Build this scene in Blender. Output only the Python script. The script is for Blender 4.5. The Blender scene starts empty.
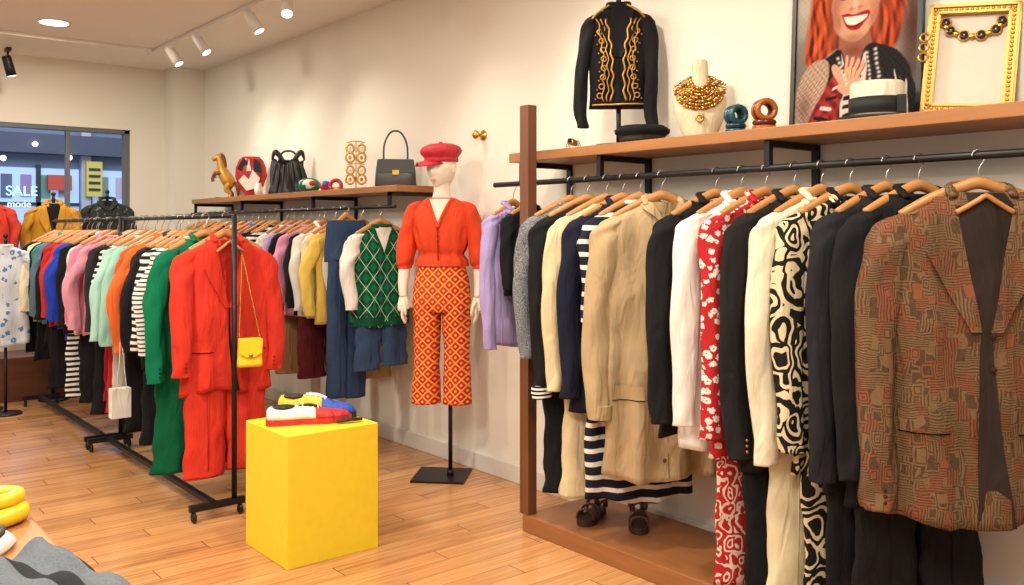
import bpy, math, random
import bmesh
import numpy as np
from mathutils import Vector, Matrix
random.seed(11)
sc=bpy.context.scene
PI=math.pi
# ------------------------------------------------------------------ materials
def lin(c):
    out=[]
    for v in c[:3]:
        v=v/255.0
        out.append(v/12.92 if v<=0.04045 else ((v+0.055)/1.055)**2.4)
    return (out[0],out[1],out[2],1.0)
class NT:
    def __init__(s,name):
        s.m=bpy.data.materials.new(name); s.m.use_nodes=True
        s.t=s.m.node_tree; s.t.nodes.clear()
        s.out=s.t.nodes.new('ShaderNodeOutputMaterial')
        s.p=s.t.nodes.new('ShaderNodeBsdfPrincipled')
        s.t.links.new(s.p.outputs[0],s.out.inputs[0])
        s.tc=s.t.nodes.new('ShaderNodeTexCoord')
    def l(s,a,b): s.t.links.new(a,b)
    def inp(s,sock,v):
        if isinstance(v,bpy.types.NodeSocket): s.l(v,sock)
        else: sock.default_value=v
    def math(s,op,a,b=0.0,c=0.0):
        n=s.t.nodes.new('ShaderNodeMath'); n.operation=op
        s.inp(n.inputs[0],a); s.inp(n.inputs[1],b); s.inp(n.inputs[2],c)
        return n.outputs[0]
    def mix(s,f,a,b):
        n=s.t.nodes.new('ShaderNodeMix'); n.data_type='RGBA'
        s.inp(n.inputs[0],f); s.inp(n.inputs[6],a); s.inp(n.inputs[7],b)
        return n.outputs[2]
    def obj(s): return s.tc.outputs['Object']
    def sep(s,v=None):
        n=s.t.nodes.new('ShaderNodeSeparateXYZ'); s.l(v or s.obj(),n.inputs[0]); return n.outputs
    def mapping(s,scale=(1,1,1),rot=(0,0,0),v=None):
        n=s.t.nodes.new('ShaderNodeMapping'); s.l(v or s.obj(),n.inputs[0])
        n.inputs['Scale'].default_value=scale; n.inputs['Rotation'].default_value=rot
        return n.outputs[0]
    def noise(s,scale,detail=3,v=None,dist=0.0):
        n=s.t.nodes.new('ShaderNodeTexNoise'); s.l(v or s.obj(),n.inputs['Vector'])
        n.inputs['Scale'].default_value=scale; n.inputs['Detail'].default_value=detail
        n.inputs['Distortion'].default_value=dist
        return n.outputs[0]
    def vor(s,scale,v=None,feature='F1',metric='EUCLIDEAN',out='Distance'):
        n=s.t.nodes.new('ShaderNodeTexVoronoi'); s.l(v or s.obj(),n.inputs['Vector'])
        n.feature=feature
        if feature!='DISTANCE_TO_EDGE': n.distance=metric
        n.inputs['Scale'].default_value=scale
        return n.outputs[out]
    def bump(s,h,strength=.3,dist=.005):
        n=s.t.nodes.new('ShaderNodeBump'); s.l(h,n.inputs['Height'])
        n.inputs['Strength'].default_value=strength; n.inputs['Distance'].default_value=dist
        prev=getattr(s,'_n',None)
        if prev: s.l(prev,n.inputs['Normal'])
        s._n=n.outputs[0]
        s.l(n.outputs[0],s.p.inputs['Normal'])
    def folds(s,strength=.6):
        oi=s.t.nodes.new('ShaderNodeObjectInfo')
        mp=s.mapping((1.0,1.0,.28))
        va=s.t.nodes.new('ShaderNodeVectorMath'); va.operation='ADD'
        s.l(mp,va.inputs[0]); s.l(s.math('MULTIPLY',oi.outputs['Random'],20),va.inputs[1])
        s.bump(s.noise(17,2,va.outputs[0],.9),strength,.028)
        s.bump(s.noise(380,2),.25,.002)
    def fin(s,col,rough=.8,metal=0):
        s.inp(s.p.inputs['Base Color'],col); s.p.inputs['Roughness'].default_value=rough
        s.p.inputs['Metallic'].default_value=metal
        if rough>.75: s.p.inputs['Specular IOR Level'].default_value=.2
        return s.m
def sc_col(c,k): return tuple(min(1,v*k) for v in c[:3])+(1,)
_c={}
def fab(r,g,b,rough=.88,name='fabric'):
    key=(r,g,b,rough)
    if key in _c: return _c[key]
    n=NT('%s_%d_%d_%d'%(name,r,g,b)); c=lin((r,g,b))
    f=n.noise(9,4); col=n.mix(f,sc_col(c,.72),sc_col(c,1.12))
    n.folds()
    _c[key]=n.fin(col,rough); return _c[key]
def plain(name,rgb,rough=.5,metal=0):
    n=NT(name); c=lin(rgb); f=n.noise(25,2)
    return n.fin(n.mix(f,sc_col(c,.93),sc_col(c,1.06)),rough,metal)
def emis(name,rgb,st):
    n=NT(name); c=lin(rgb); n.inp(n.p.inputs['Base Color'],c)
    n.p.inputs['Emission Color'].default_value=c; n.p.inputs['Emission Strength'].default_value=st
    return n.m
def stripes(name,A,Bc,period,duty,axis=2):
    n=NT(name); z=n.math('ADD',n.sep()[axis],n.math('MULTIPLY',n.noise(8,1),.012))
    f=n.math('LESS_THAN',n.math('FRACT',n.math('DIVIDE',z,period)),duty)
    n.folds()
    return n.fin(n.mix(f,lin(A),lin(Bc)),.88)
def check(name,A,Bc,Cc,s):
    n=NT(name); o=n.sep()
    u=n.math('MULTIPLY',o[0],s); v=n.math('MULTIPLY',o[2],s)
    p=n.math('ABSOLUTE',n.math('SUBTRACT',n.math('FRACT',n.math('ADD',u,v)),.5))
    q=n.math('ABSOLUTE',n.math('SUBTRACT',n.math('FRACT',n.math('SUBTRACT',u,v)),.5))
    both=n.math('MAXIMUM',p,q)
    line=n.math('GREATER_THAN',both,.435)
    ctr=n.math('LESS_THAN',both,.13)
    ring=n.math('MULTIPLY',n.math('GREATER_THAN',both,.21),n.math('LESS_THAN',both,.32))
    c=n.mix(line,lin(A),lin(Cc)); c=n.mix(ctr,c,lin(Cc)); c=n.mix(ring,c,lin(Bc))
    n.folds(.4)
    return n.fin(c,.85)
def argyle(name,A,Bc,Cc,s):
    n=NT(name); o=n.sep()
    u=n.math('MULTIPLY',o[0],s*1.4); v=n.math('MULTIPLY',o[2],s)
    p=n.math('LESS_THAN',n.math('FRACT',n.math('ADD',u,v)),.5)
    q=n.math('LESS_THAN',n.math('FRACT',n.math('SUBTRACT',u,v)),.5)
    xor=n.math('ABSOLUTE',n.math('SUBTRACT',p,q))
    def ln(w):
        return n.math('GREATER_THAN',n.math('ABSOLUTE',n.math('SUBTRACT',n.math('FRACT',n.math('ADD',w,.25)),.5)),.475)
    l1=n.math('MAXIMUM',ln(n.math('ADD',u,v)),ln(n.math('SUBTRACT',u,v)))
    c=n.mix(xor,lin(A),lin(Bc)); c=n.mix(l1,c,lin(Cc))
    n.folds(.4)
    return n.fin(c,.9)
def floral(name,base,fl,s,r=.33):
    n=NT(name)
    v=n.vor(s,n.mapping((1,.5,1)))
    w=n.noise(s*3.2,2)
    d=n.math('ADD',v,n.math('MULTIPLY',n.math('SUBTRACT',w,.5),.55))
    f=n.math('LESS_THAN',d,r)
    core=n.math('LESS_THAN',v,.10)
    c=n.mix(f,lin(base),lin(fl)); c=n.mix(core,c,lin(base))
    n.folds(.4)
    return n.fin(c,.85)
def swirl(name,A,Bc,s,freq=22,th=0.1,wob=1.0):
    n=NT(name)
    wv=n.t.nodes.new('ShaderNodeTexNoise'); n.l(n.obj(),wv.inputs['Vector']); wv.inputs['Scale'].default_value=s*.9; wv.inputs['Detail'].default_value=1
    va=n.t.nodes.new('ShaderNodeVectorMath'); va.operation='MULTIPLY_ADD'
    n.l(wv.outputs['Color'],va.inputs[0]); va.inputs[1].default_value=(.9/s,.9/s,.9/s); n.l(n.obj(),va.inputs[2])
    mp=n.mapping((1,.4,.7),(0,.6,0),v=va.outputs[0])
    v=n.vor(s,mp)
    w=n.noise(s*1.1,1,mp,.6)
    ph=n.math('ADD',n.math('MULTIPLY',v,freq),n.math('MULTIPLY',w,freq*wob*.6))
    f=n.math('GREATER_THAN',n.math('SINE',ph),th)
    n.folds(.4)
    return n.fin(n.mix(f,lin(A),lin(Bc)),.85)
def tweed(name,A,Bc,Cc,s):
    n=NT(name)
    wv=n.t.nodes.new('ShaderNodeTexNoise'); n.l(n.obj(),wv.inputs['Vector']); wv.inputs['Scale'].default_value=12
    va=n.t.nodes.new('ShaderNodeVectorMath'); va.operation='MULTIPLY_ADD'
    n.l(wv.outputs['Color'],va.inputs[0]); va.inputs[1].default_value=(.03,.03,.03); n.l(n.obj(),va.inputs[2])
    mp=n.mapping((1.25,.3,.9),v=va.outputs[0])
    v=n.vor(s,mp,metric='CHEBYCHEV')
    f=n.math('GREATER_THAN',n.math('SINE',n.math('MULTIPLY',v,36)),.1)
    cell=n.vor(s,mp,metric='CHEBYCHEV',out='Color')
    cs=n.sep(cell); cc=cs[0]
    o=n.sep(va.outputs[0])
    hl=n.math('GREATER_THAN',n.math('SINE',n.math('MULTIPLY',o[2],s*38)),.1)
    vl=n.math('GREATER_THAN',n.math('SINE',n.math('MULTIPLY',o[0],s*34)),.1)
    f2=n.mix(n.math('GREATER_THAN',cc,.5),f,hl)
    f2=n.mix(n.math('GREATER_THAN',cc,.78),f2,vl)
    base=n.mix(n.math('GREATER_THAN',cs[1],.66),lin(A),lin(Cc))
    c=n.mix(f2,base,lin(Bc))
    g=n.noise(170,3); c=n.mix(n.math('MULTIPLY',g,.35),c,lin((150,122,84)))
    g2=n.noise(6,3); c=n.mix(n.math('MULTIPLY',g2,.3),c,lin((60,40,28)))
    n.folds(.5); n.bump(n.noise(220,3),.5,.004)
    return n.fin(c,.92)
def wood(name,A,Bc,scale=(1,12,12),rough=.45):
    n=NT(name); v=n.mapping(scale)
    f=n.noise(2.2,5,v,.6); g=n.noise(14,3,v)
    c=n.mix(f,lin(A),lin(Bc)); c=n.mix(n.math('MULTIPLY',g,.35),c,sc_col(lin(Bc),.75))
    n.bump(g,.08,.002)
    return n.fin(c,rough)

M={}
M['black']=fab(22,22,24); M['navy']=fab(24,28,46); M['char']=fab(44,44,48)
M['metal']=plain('black_metal',(22,22,24),.45,.3)
M['chrome']=plain('hook_metal',(170,168,165),.3,1)
M['gold']=plain('gold_metal',(206,158,72),.32,1)
M['goldp']=plain('gold_paint',(176,132,62),.42,.55)
M['hang']=wood('hanger_wood',(198,142,82),(170,112,58),(6,6,6),.4)
M['cream']=fab(226,212,178); M['white']=fab(228,224,214); M['red']=fab(200,44,32)
M['redpatch']=fab(180,34,34)
M['oak']=wood('shelf_oak',(178,122,68),(138,88,44),(14,1.2,14),.45)
M['dkwood']=wood('walnut_upright',(126,80,52),(94,56,36),(14,14,1.2),.5)
M['platwood']=wood('platform_wood',(168,110,64),(130,80,44),(12,1.2,12),.4)
M['skin']=plain('mannequin_skin',(222,210,190),.5)
M['yellow']=plain('yellow_lacquer',(230,198,36),.6)
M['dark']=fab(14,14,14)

# ------------------------------------------------------------------ mesh builder
def smooth_path(P,k=6):
    if len(P)<3: return [tuple(p) for p in P]
    out=[]
    n=len(P)
    for i in range(n-1):
        p0=P[max(i-1,0)];p1=P[i];p2=P[i+1];p3=P[min(i+2,n-1)]
        for j in range(k):
            t=j/k
            out.append(tuple(.5*((2*b)+(-a+c)*t+(2*a-5*b+4*c-d)*t*t+(-a+3*b-3*c+d)*t**3) for a,b,c,d in zip(p0,p1,p2,p3)))
    out.append(tuple(P[-1])); return out
class B:
    def __init__(s): s.v=[];s.f=[];s.mi=[];s.sm=[];s.mats=[];s.M=Matrix()
    def mid(s,m):
        if m not in s.mats: s.mats.append(m)
        return s.mats.index(m)
    def add(s,vs,fs,m,smooth=True):
        o=len(s.v); s.v+= [tuple(s.M@Vector(p)) for p in vs]
        k=s.mid(m)
        for f in fs: s.f.append([i+o for i in f]); s.mi.append(k); s.sm.append(smooth)
    def loft(s,rings,m,caps=(True,True),smooth=True,closed=True):
        n=len(rings[0]); vs=[p for r in rings for p in r]; fs=[]
        for i in range(len(rings)-1):
            for j in range(n if closed else n-1):
                k=(j+1)%n
                fs.append([i*n+j,i*n+k,(i+1)*n+k,(i+1)*n+j])
        if closed and caps[0]: fs.append(list(range(n))[::-1])
        if closed and caps[1]: fs.append([(len(rings)-1)*n+j for j in range(n)])
        s.add(vs,fs,m,smooth)
    def box(s,a,b,m):
        x0,y0,z0=a;x1,y1,z1=b
        vs=[(x0,y0,z0),(x1,y0,z0),(x1,y1,z0),(x0,y1,z0),(x0,y0,z1),(x1,y0,z1),(x1,y1,z1),(x0,y1,z1)]
        s.add(vs,[[0,3,2,1],[4,5,6,7],[0,1,5,4],[1,2,6,5],[2,3,7,6],[3,0,4,7]],m,False)
    def tube(s,P,r,m,n=10,k=5,flat=1.0):
        if not isinstance(r,(list,tuple)): r=[r]*len(P)
        Q=[tuple(p)+(rr,) for p,rr in zip(P,r)]
        Q=smooth_path(Q,k); pts=[Vector(q[:3]) for q in Q]
        rings=[];up=None
        for i,p in enumerate(pts):
            t=(pts[min(i+1,len(pts)-1)]-pts[max(i-1,0)])
            if t.length<1e-9: t=Vector((0,0,1))
            t.normalize()
            if up is None:
                up=Vector((0,0,1)) if abs(t.z)<.9 else Vector((0,1,0))
            a=t.cross(up)
            if a.length<1e-6: a=t.cross(Vector((1,0,0)))
            a.normalize(); b=a.cross(t).normalized(); up=b
            R=max(Q[i][3],1e-4)
            rings.append([tuple(p+a*(R*math.cos(2*PI*j/n))+b*(R*flat*math.sin(2*PI*j/n))) for j in range(n)])
        s.loft(rings,m)
    def drape(s,P,m,n=22,k=7,wr=.05,ph=0.,fold=0.0,caps=(True,True)):
        Q=smooth_path(P,k); rings=[]
        for i,q in enumerate(Q):
            t=i/(len(Q)-1)
            R=[]
            for j in range(n):
                a=2*PI*j/n
                w=1+wr*math.sin(t*17+ph+2*a)+wr*.7*math.sin(t*31-ph*2+3*a)+fold*t*math.sin(5*a+ph+t*2)
                R.append((q[0]+q[3]*w*math.cos(a),q[1]+q[4]*w*math.sin(a),q[2]))
            rings.append(R)
        s.loft(rings,m,caps=caps)
    def ell(s,c,r,m,n=16):
        if not isinstance(r,(list,tuple)): r=(r,r,r)
        rings=[]
        for i in range(n//2+1):
            a=PI*i/(n//2); sr=max(math.sin(a),.001)
            rings.append([(c[0]+r[0]*sr*math.cos(2*PI*j/n),c[1]+r[1]*sr*math.sin(2*PI*j/n),c[2]-r[2]*math.cos(a)) for j in range(n)])
        s.loft(rings,m)
    def lathe(s,prof,m,c=(0,0,0),n=32,sx=1,sy=1,smooth=True):
        rings=[[(c[0]+r*sx*math.cos(2*PI*j/n),c[1]+r*sy*math.sin(2*PI*j/n),c[2]+z) for j in range(n)] for r,z in prof]
        s.loft(rings,m,smooth=smooth)
    def ring(s,c,R,r,m,axis='z',n=28,arc=(0,2*PI),sx=1,sz=1,flat=1):
        P=[]
        for i in range(n+1):
            a=arc[0]+(arc[1]-arc[0])*i/n
            if axis=='z': P.append((c[0]+R*sx*math.cos(a),c[1]+R*sz*math.sin(a),c[2]))
            elif axis=='y': P.append((c[0]+R*sx*math.cos(a),c[1],c[2]+R*sz*math.sin(a)))
            else: P.append((c[0],c[1]+R*sx*math.cos(a),c[2]+R*sz*math.sin(a)))
        s.tube(P,r,m,n=8,k=1,flat=flat)
    def poly(s,pts,y,m,th=.0015):
        n=len(pts)
        vs=[(p[0],y,p[1]) for p in pts]+[(p[0],y+th,p[1]) for p in pts]
        fs=[list(range(n)),list(range(n,2*n))[::-1]]
        for i in range(n): fs.append([i,(i+1)%n,n+(i+1)%n,n+i])
        s.add(vs,fs,m,False)
    def fin(s,name,loc=(0,0,0),yaw=0,bevel=0,parent=None,rot=None,sub=0):
        me=bpy.data.meshes.new(name); me.from_pydata(s.v,[],s.f)
        for m in s.mats: me.materials.append(m)
        me.polygons.foreach_set('material_index',s.mi); me.polygons.foreach_set('use_smooth',s.sm)
        me.update()
        bm=bmesh.new(); bm.from_mesh(me); bmesh.ops.recalc_face_normals(bm,faces=bm.faces); bm.to_mesh(me); bm.free()
        o=bpy.data.objects.new(name,me); sc.collection.objects.link(o)
        o.location=loc; o.rotation_euler=rot or (0,0,math.radians(yaw))
        if parent: o.parent=parent
        if bevel:
            md=o.modifiers.new('bevel','BEVEL'); md.width=bevel; md.segments=2; md.limit_method='ANGLE'
        return o
def empty(name,loc=(0,0,0),yaw=0):
    e=bpy.data.objects.new(name,None); sc.collection.objects.link(e); e.location=loc
    e.rotation_euler=(0,0,math.radians(yaw)); e.empty_display_size=.1; return e
def simple(name,a,b,m,bevel=0):
    x=B(); c=[(a[i]+b[i])/2 for i in range(3)]
    x.box([a[i]-c[i] for i in range(3)],[b[i]-c[i] for i in range(3)],m)
    return x.fin(name,c,bevel=bevel)
def interp(P,s):
    if s<=P[0][0]: return P[0][1]
    for (a,x),(b,y) in zip(P,P[1:]):
        if s<=b:
            t=(s-a)/(b-a) if b>a else 1
            return x+(y-x)*t
    return P[-1][1]
# ------------------------------------------------------------------ garments
RW=random.Random(5)
def garment(name,X,Y,Z,yaw=0,W=.44,L=.64,D=.085,body=None,sleeve=None,sl=.58,inner=None,neck='crew',
            lapel=None,vd=.30,cuff=None,buttons=None,nb=3,pockets=False,flare=1.0,legs=None,hem=None,hanger=True,
            open_line=True,slo=0.0,drop=.115,stand=None,straight=False,belt=None,fold=.013,trim=None,extra=None,openw=0,sag=1.0):
    g=B(); ph=random.uniform(0,6); ph2=random.uniform(0,6)
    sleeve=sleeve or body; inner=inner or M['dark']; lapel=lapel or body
    if straight:
        A=[(0,.46*W),(.03,.5*W),(L,.5*W*flare)]; Bp=[(0,D*.35),(.05,D*.5),(L,D*.55)]
    else:
        A=[(0,.15*W),(.015*W/.44,.20*W),(.045*W/.44,.36*W),(.07*W/.44,.465*W),(.10*W/.44,.5*W),(.3*W/.44,.46*W),(max(L,.32*W/.44),.49*W*flare)]
        Bp=[(0,.05),(.06,D*.42),(.14,D*.5),(L,D*.55)]
    k1=random.uniform(26,40); k2=random.uniform(60,80); k3=random.uniform(-5,5)
    def fo(x,s):
        t=min(1,max(0,(s-.06)/(L)))
        return fold*(.3+t)*(math.sin(k1*x+ph+k3*s)+.4*math.sin(k2*x+ph2-4*s)) + .004*math.sin(22*s+ph2+6*x)
    def fy(x,s):
        a=interp(A,s); b=interp(Bp,s); c=min(1,abs(x/a))**1.4
        return -b*max(0,1-c*c)**.38+fo(x,s)
    S=[0,.008,.018,.03,.042,.055,.068,.085,.105,.13]; m=max(8,int(L/.03))
    S=[v for v in S if v<L*.8]
    last=S[-1]
    S+= [last+(L-last)*i/m for i in range(1,m+1)]
    n=48; rings=[]
    for s in S:
        a=interp(A,s); b=interp(Bp,s); R=[]
        for j in range(n):
            th=2*PI*j/n; c=math.cos(th); q=math.sin(th)
            x=a*math.copysign(abs(c)**.75,c); y=b*math.copysign(abs(q)**.76,q)
            dz=.016*math.sin(k1*.4*x+ph)*(s/L)**3
            side=.008*math.sin(14*s+ph2)*(abs(c)**3)*math.copysign(1,c)*(s/L)
            R.append((x+side,y+fo(x,s),-s+dz))
        rings.append(R)
    g.loft(rings,body)
    off=.005
    def panel(rows,mt,o0=off,o1=None,nx=4):
        o1=o0 if o1 is None else o1
        rr=[]
        for s,x0,x1 in rows:
            rr.append([(x0+(x1-x0)*i/nx, fy(x0+(x1-x0)*i/nx,s)-(o0+(o1-o0)*i/nx), -s) for i in range(nx+1)])
        g.loft(rr,mt,closed=False)
        rim=[[ (p[-1][0],p[-1][1],p[-1][2]),(p[-1][0],p[-1][1]+o1,p[-1][2])] for p in rr]
        g.loft(rim,mt,closed=False)
    def rows(s0,s1,f0,f1,k=10): return [(s0+(s1-s0)*i/k,f0(i/k),f1(i/k)) for i in range(k+1)]
    nw=.15*W
    if neck=='lapel':
        v=lambda t: nw*(1-t)*1.05+openw*t
        panel(rows(.004,vd,lambda t:-v(t),lambda t:v(t)),inner,.004)
        def lw(t): return .042+.075*t if t<.36 else (.028+.082*(1-t)/.64)
        kk=W/.44
        for sg in (-1,1):
            panel(rows(.0,vd,lambda t:sg*v(t),lambda t:sg*(v(t)+lw(t)*kk*.85),14),lapel,.006,.015)
        if open_line:
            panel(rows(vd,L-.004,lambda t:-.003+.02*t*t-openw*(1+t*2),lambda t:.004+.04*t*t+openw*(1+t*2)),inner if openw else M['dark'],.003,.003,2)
        if hanger:
            P=[]
            for i in range(9):
                x=nw*.95*(2*i/8-1); s=.012+.05*abs(2*i/8-1)
                P.append((x,min(fy(x,.06),fy(x,s))-.008,-s))
            g.tube(P,.008,M['hang'],n=8,k=2)
    if neck in('shirt','button'):
        panel(rows(.0,.07,lambda t:-nw*(1-t)*.8,lambda t:nw*(1-t)*.8),inner,.004)
        panel(rows(.05,L-.01,lambda t:-.014,lambda t:.014),trim or body,.004,.006,2)
        panel(rows(.05,L-.01,lambda t:.014,lambda t:.016),M['dark'],.0045,.0045,1)
        if neck=='shirt':
            for sg in (-1,1):
                panel(rows(-.0,.085,lambda t:sg*(nw*(1-t)*.75),lambda t:sg*(nw*(1-t)*.75+.055*(1-abs(t-.3)))),lapel,.009,.016)
    if neck in('lapel','shirt'):
        g.tube([(-nw*1.0,-.05,-.012),(-nw*.95,.0,.016),(-nw*.5,.045,.026),(nw*.5,.045,.026),(nw*.95,.0,.016),(nw*1.0,-.05,-.012)],[.012,.018,.02,.02,.018,.012],lapel,n=8,flat=.6)
    if neck in('crew','vneck'):
        g.ring((0,0,.002),nw*1.0,.010,trim or body,sx=1.02,sz=.055/nw*.95)
        if neck=='vneck':
            panel(rows(.0,.16,lambda t:-nw*(1-t),lambda t:nw*(1-t)),inner,.004)
            for sg in (-1,1): panel(rows(.0,.17,lambda t:sg*nw*(1-t),lambda t:sg*(nw*(1-t)+.016)),trim or body,.007,.009,2)
    if buttons:
        for i in range(nb):
            s=.08+(L-.16)*i/max(1,nb-1) if neck!='lapel' else vd+.01+.1*i
            x=.018 if neck=='lapel' else 0
            g.ell((x,fy(x,s)-.009,-s),(.009,.004,.009),buttons,10)
    if pockets:
        for sg in (-1,1):
            panel(rows(L*.66,L*.66+.05*W/.44,lambda t:sg*W*.17,lambda t:sg*W*.42),lapel,.007,.010)
            panel(rows(L*.66+.05*W/.44,L*.66+.054*W/.44,lambda t:sg*W*.17,lambda t:sg*W*.42),M['dark'],.003)
    if hem: panel(rows(L-.05,L,lambda t:-W*.46*flare,lambda t:W*.46*flare),hem,.004,.004,16)
    if belt:
        s=L*.42
        panel(rows(s,s+.04,lambda t:-W*.47,lambda t:W*.47),belt,.006,.006,14)
    if sl>0:
        kk=W/.44
        for sg in (-1,1):
            p=random.uniform(0,6); w=W/2; dy=random.uniform(-.025,.01); dx=random.uniform(-.008,.008)
            slx=sl+RW.uniform(-.02,.02); bend=RW.uniform(-.018,.018)
            P=[(sg*(w-.075*kk),0,-.05*kk,.035*kk,D*.32),(sg*(w-.038*kk),0,-.085*kk,.056*kk,D*.44),(sg*(w-.014*kk),-.004,-.16*kk,.058*kk,D*.48),(sg*(w+.006+slo+dx)+bend,-.012+dy,-slx*.5,.05*kk,D*.44),(sg*(w+.010+slo-dx)+bend*.5,-.03+dy,-slx*.85,.043*kk,D*.38),(sg*(w+.008+slo),-.034+dy,-slx,.041*kk,D*.36)]
            g.drape(P,sleeve,wr=.07,ph=p,fold=.07,n=24,k=9)
            e=P[-1]
            if cuff:
                g.drape([(e[0],e[1],-slx+.055,e[3]*1.08,e[4]*1.1),(e[0],e[1],-slx+.02,e[3]*1.08,e[4]*1.1),(e[0],e[1],-slx-.004,e[3]*1.06,e[4]*1.08)],cuff,wr=0)
            if buttons and neck=='lapel':
                for i in range(3): g.ell((e[0]-sg*.01,e[1]-e[4]*1.03,-slx+.03+.02*i),(.006,.004,.006),buttons,8)
    if legs:
        lm,s0,s1,rx=legs[:4]; ry=legs[4] if len(legs)>4 else .032
        for sg in (-1,1):
            cx=rx*.98; dl=random.uniform(-.015,.015)
            g.drape([(sg*cx*.9,0,-s0,rx*.95,ry),(sg*cx,.0,-(s0*.6+s1*.4),rx*1.0,ry),(sg*cx*1.02+dl*.5,-.0,-(s0*.25+s1*.75),rx*.97,ry),(sg*cx*1.05+dl,0,-s1+dl,rx*1.0,ry*1.02)],lm,wr=.045,ph=random.uniform(0,6),fold=.07)
            g.tube([(sg*cx,-ry*1.0,-s0),(sg*cx,-ry*1.05,-s1+.03)],.003,lm,n=6)
    # soft sag: the cloth leans and swings a little below the hanger
    if not stand:
        lx=RW.uniform(-.022,.022)*sag; ly=RW.uniform(-.03,.03)*sag; am=RW.uniform(-.006,.006)*sag; rl=RW.uniform(-.03,.03)*sag
        nv=[]
        for (x,y,z) in g.v:
            if z<-.03:
                d=-z-.03; nv.append((x+lx*d+am*math.sin(6*d),y+ly*d+am*math.sin(5*d+1),z+rl*x*min(1,d*2)))
            else: nv.append((x,y,z))
        g.v=nv
    if hanger:
        a=.40*W
        g.tube([(-a,-.01,-.052*W/.44),(-a*.6,-.005,-.016),(-a*.22,0,.016),(0,0,.030),(a*.22,0,.016),(a*.6,-.005,-.016),(a,-.01,-.052*W/.44)],[.011,.013,.015,.016,.015,.013,.011],M['hang'],n=8,flat=1.2)
        h=drop
        g.tube([(0,0,.028),(0,0,h*.6),(.012,0,h-.022),(.02,0,h-.003),(.0145,0,h+.011),(0,0,h+.0175),(-.0145,0,h+.010),(-.019,0,h-.004)],.0024,M['chrome'],n=6,k=4)
    if stand:
        g.tube([(0,0,.0),(0,0,.07)],.012,M['metal'])
        g.ell((0,0,.075),.018,M['metal'])
        g.tube([(0,0,-L+.03),(0,0,-stand+.01)],.011,M['metal'])
        g.lathe([(.001,0),(.11,0),(.115,.006),(.11,.014),(.012,.018),(.001,.018)],M['metal'],c=(0,0,-stand))
    if extra: extra(g,fy,panel,rows)
    return g.fin(name,(X,Y,Z-drop),yaw)

# ------------------------------------------------------------------ room
RX=3.2; BY=8.74; CH=2.92
def wallmat(name,rgb,r=.9):
    n=NT(name); c=lin(rgb); f=n.noise(1.3,4)
    n.bump(n.noise(60,3),.06,.002)
    return n.fin(n.mix(f,sc_col(c,.96),sc_col(c,1.03)),r)
WALL=wallmat('wall_plaster',(226,221,208)); CEIL=wallmat('ceiling_paint',(232,230,222)); TRIM=plain('white_trim',(216,210,200),.5)
def floormat():
    n=NT('oak_plank_floor'); o=n.sep()
    pw=.11; plen=1.15
    row=n.math('FLOOR',n.math('DIVIDE',o[1],pw))
    off=n.math('FRACT',n.math('MULTIPLY',row,.377))
    xx=n.math('ADD',n.math('DIVIDE',o[0],plen),off)
    col=n.math('FLOOR',xx)
    cb=n.t.nodes.new('ShaderNodeCombineXYZ'); n.l(row,cb.inputs[0]); n.l(col,cb.inputs[1])
    wn=n.t.nodes.new('ShaderNodeTexWhiteNoise'); n.l(cb.outputs[0],wn.inputs['Vector'])
    r=wn.outputs['Value']
    gv=n.t.nodes.new('ShaderNodeCombineXYZ')
    n.l(n.math('MULTIPLY',o[0],1.6),gv.inputs[0]); n.l(n.math('MULTIPLY',o[1],26),gv.inputs[1]); n.l(n.math('MULTIPLY',r,40),gv.inputs[2])
    g=n.noise(1.6,5,gv.outputs[0],.5)
    base=n.mix(r,lin((188,132,82)),lin((144,90,50)))
    c=n.mix(n.math('MULTIPLY',n.math('SUBTRACT',g,.3),1.7),base,lin((212,162,108)))
    fy=n.math('FRACT',n.math('DIVIDE',o[1],pw)); fx=n.math('FRACT',xx)
    j=n.math('MAXIMUM',n.math('LESS_THAN',fy,.035),n.math('LESS_THAN',fx,.005))
    c=n.mix(n.math('MULTIPLY',j,.7),c,lin((86,50,26)))
    n.bump(g,.05,.002)
    return n.fin(c,.24)
simple('floor',(-3.2,-1.5,-.1),(RX+.12,BY+.12,0),floormat())
simple('ceiling',(-3.2,-1.5,CH),(RX+.12,BY+.12,CH+.1),CEIL)
simple('wall_right',(RX,-1.5,0),(RX+.12,BY+.12,CH),WALL)
wx0,wx1,wz0,wz1=-1.6,2.59,.42,2.33
simple('wall_back',(wx1,BY,0),(RX,BY+.12,CH),WALL)
simple('wall_back_header',(-3.2,BY,wz1),(wx1,BY+.12,CH),WALL)
simple('wall_back_apron',(-3.2,BY,0),(wx1,BY+.12,wz0),WALL)
simple('wall_back_side',(-3.2,BY,wz0),(wx0,BY+.12,wz1),WALL)
simple('corner_column',(2.91,BY-.25,0),(RX,BY,CH),WALL)  # full-height plastered column in the far corner
simple('baseboard_right',(RX-.018,-1.5,0),(RX,BY-.25,.10),TRIM,.004)
simple('baseboard_back',(2.3,BY-.018,0),(2.91,BY,.10),TRIM,.004)
w=empty('window_1',((wx0+wx1)/2,BY+.05,(wz0+wz1)/2))
fr=plain('window_frame_grey',(96,100,104),.5)
hw=(wx1-wx0)/2; hh=(wz1-wz0)/2
x=B()
for a,b in (((-hw,-.04,-hh),(-hw+.05,.04,hh)),((hw-.05,-.04,-hh),(hw,.04,hh)),((-hw,-.04,hh-.04),(hw,.04,hh)),((-hw,-.04,-hh),(hw,.04,-hh+.05)),((1.55,-.03,-hh),(1.585,.03,hh))): x.box(a,b,fr)
x.fin('window_frame',bevel=.004,parent=w)
simple('window_display_bench',(-1.6,BY-.5,0),(2.45,BY-.01,.36),wood('bench_wood',(120,70,42),(84,46,28),(1.2,12,12)),.006)
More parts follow.
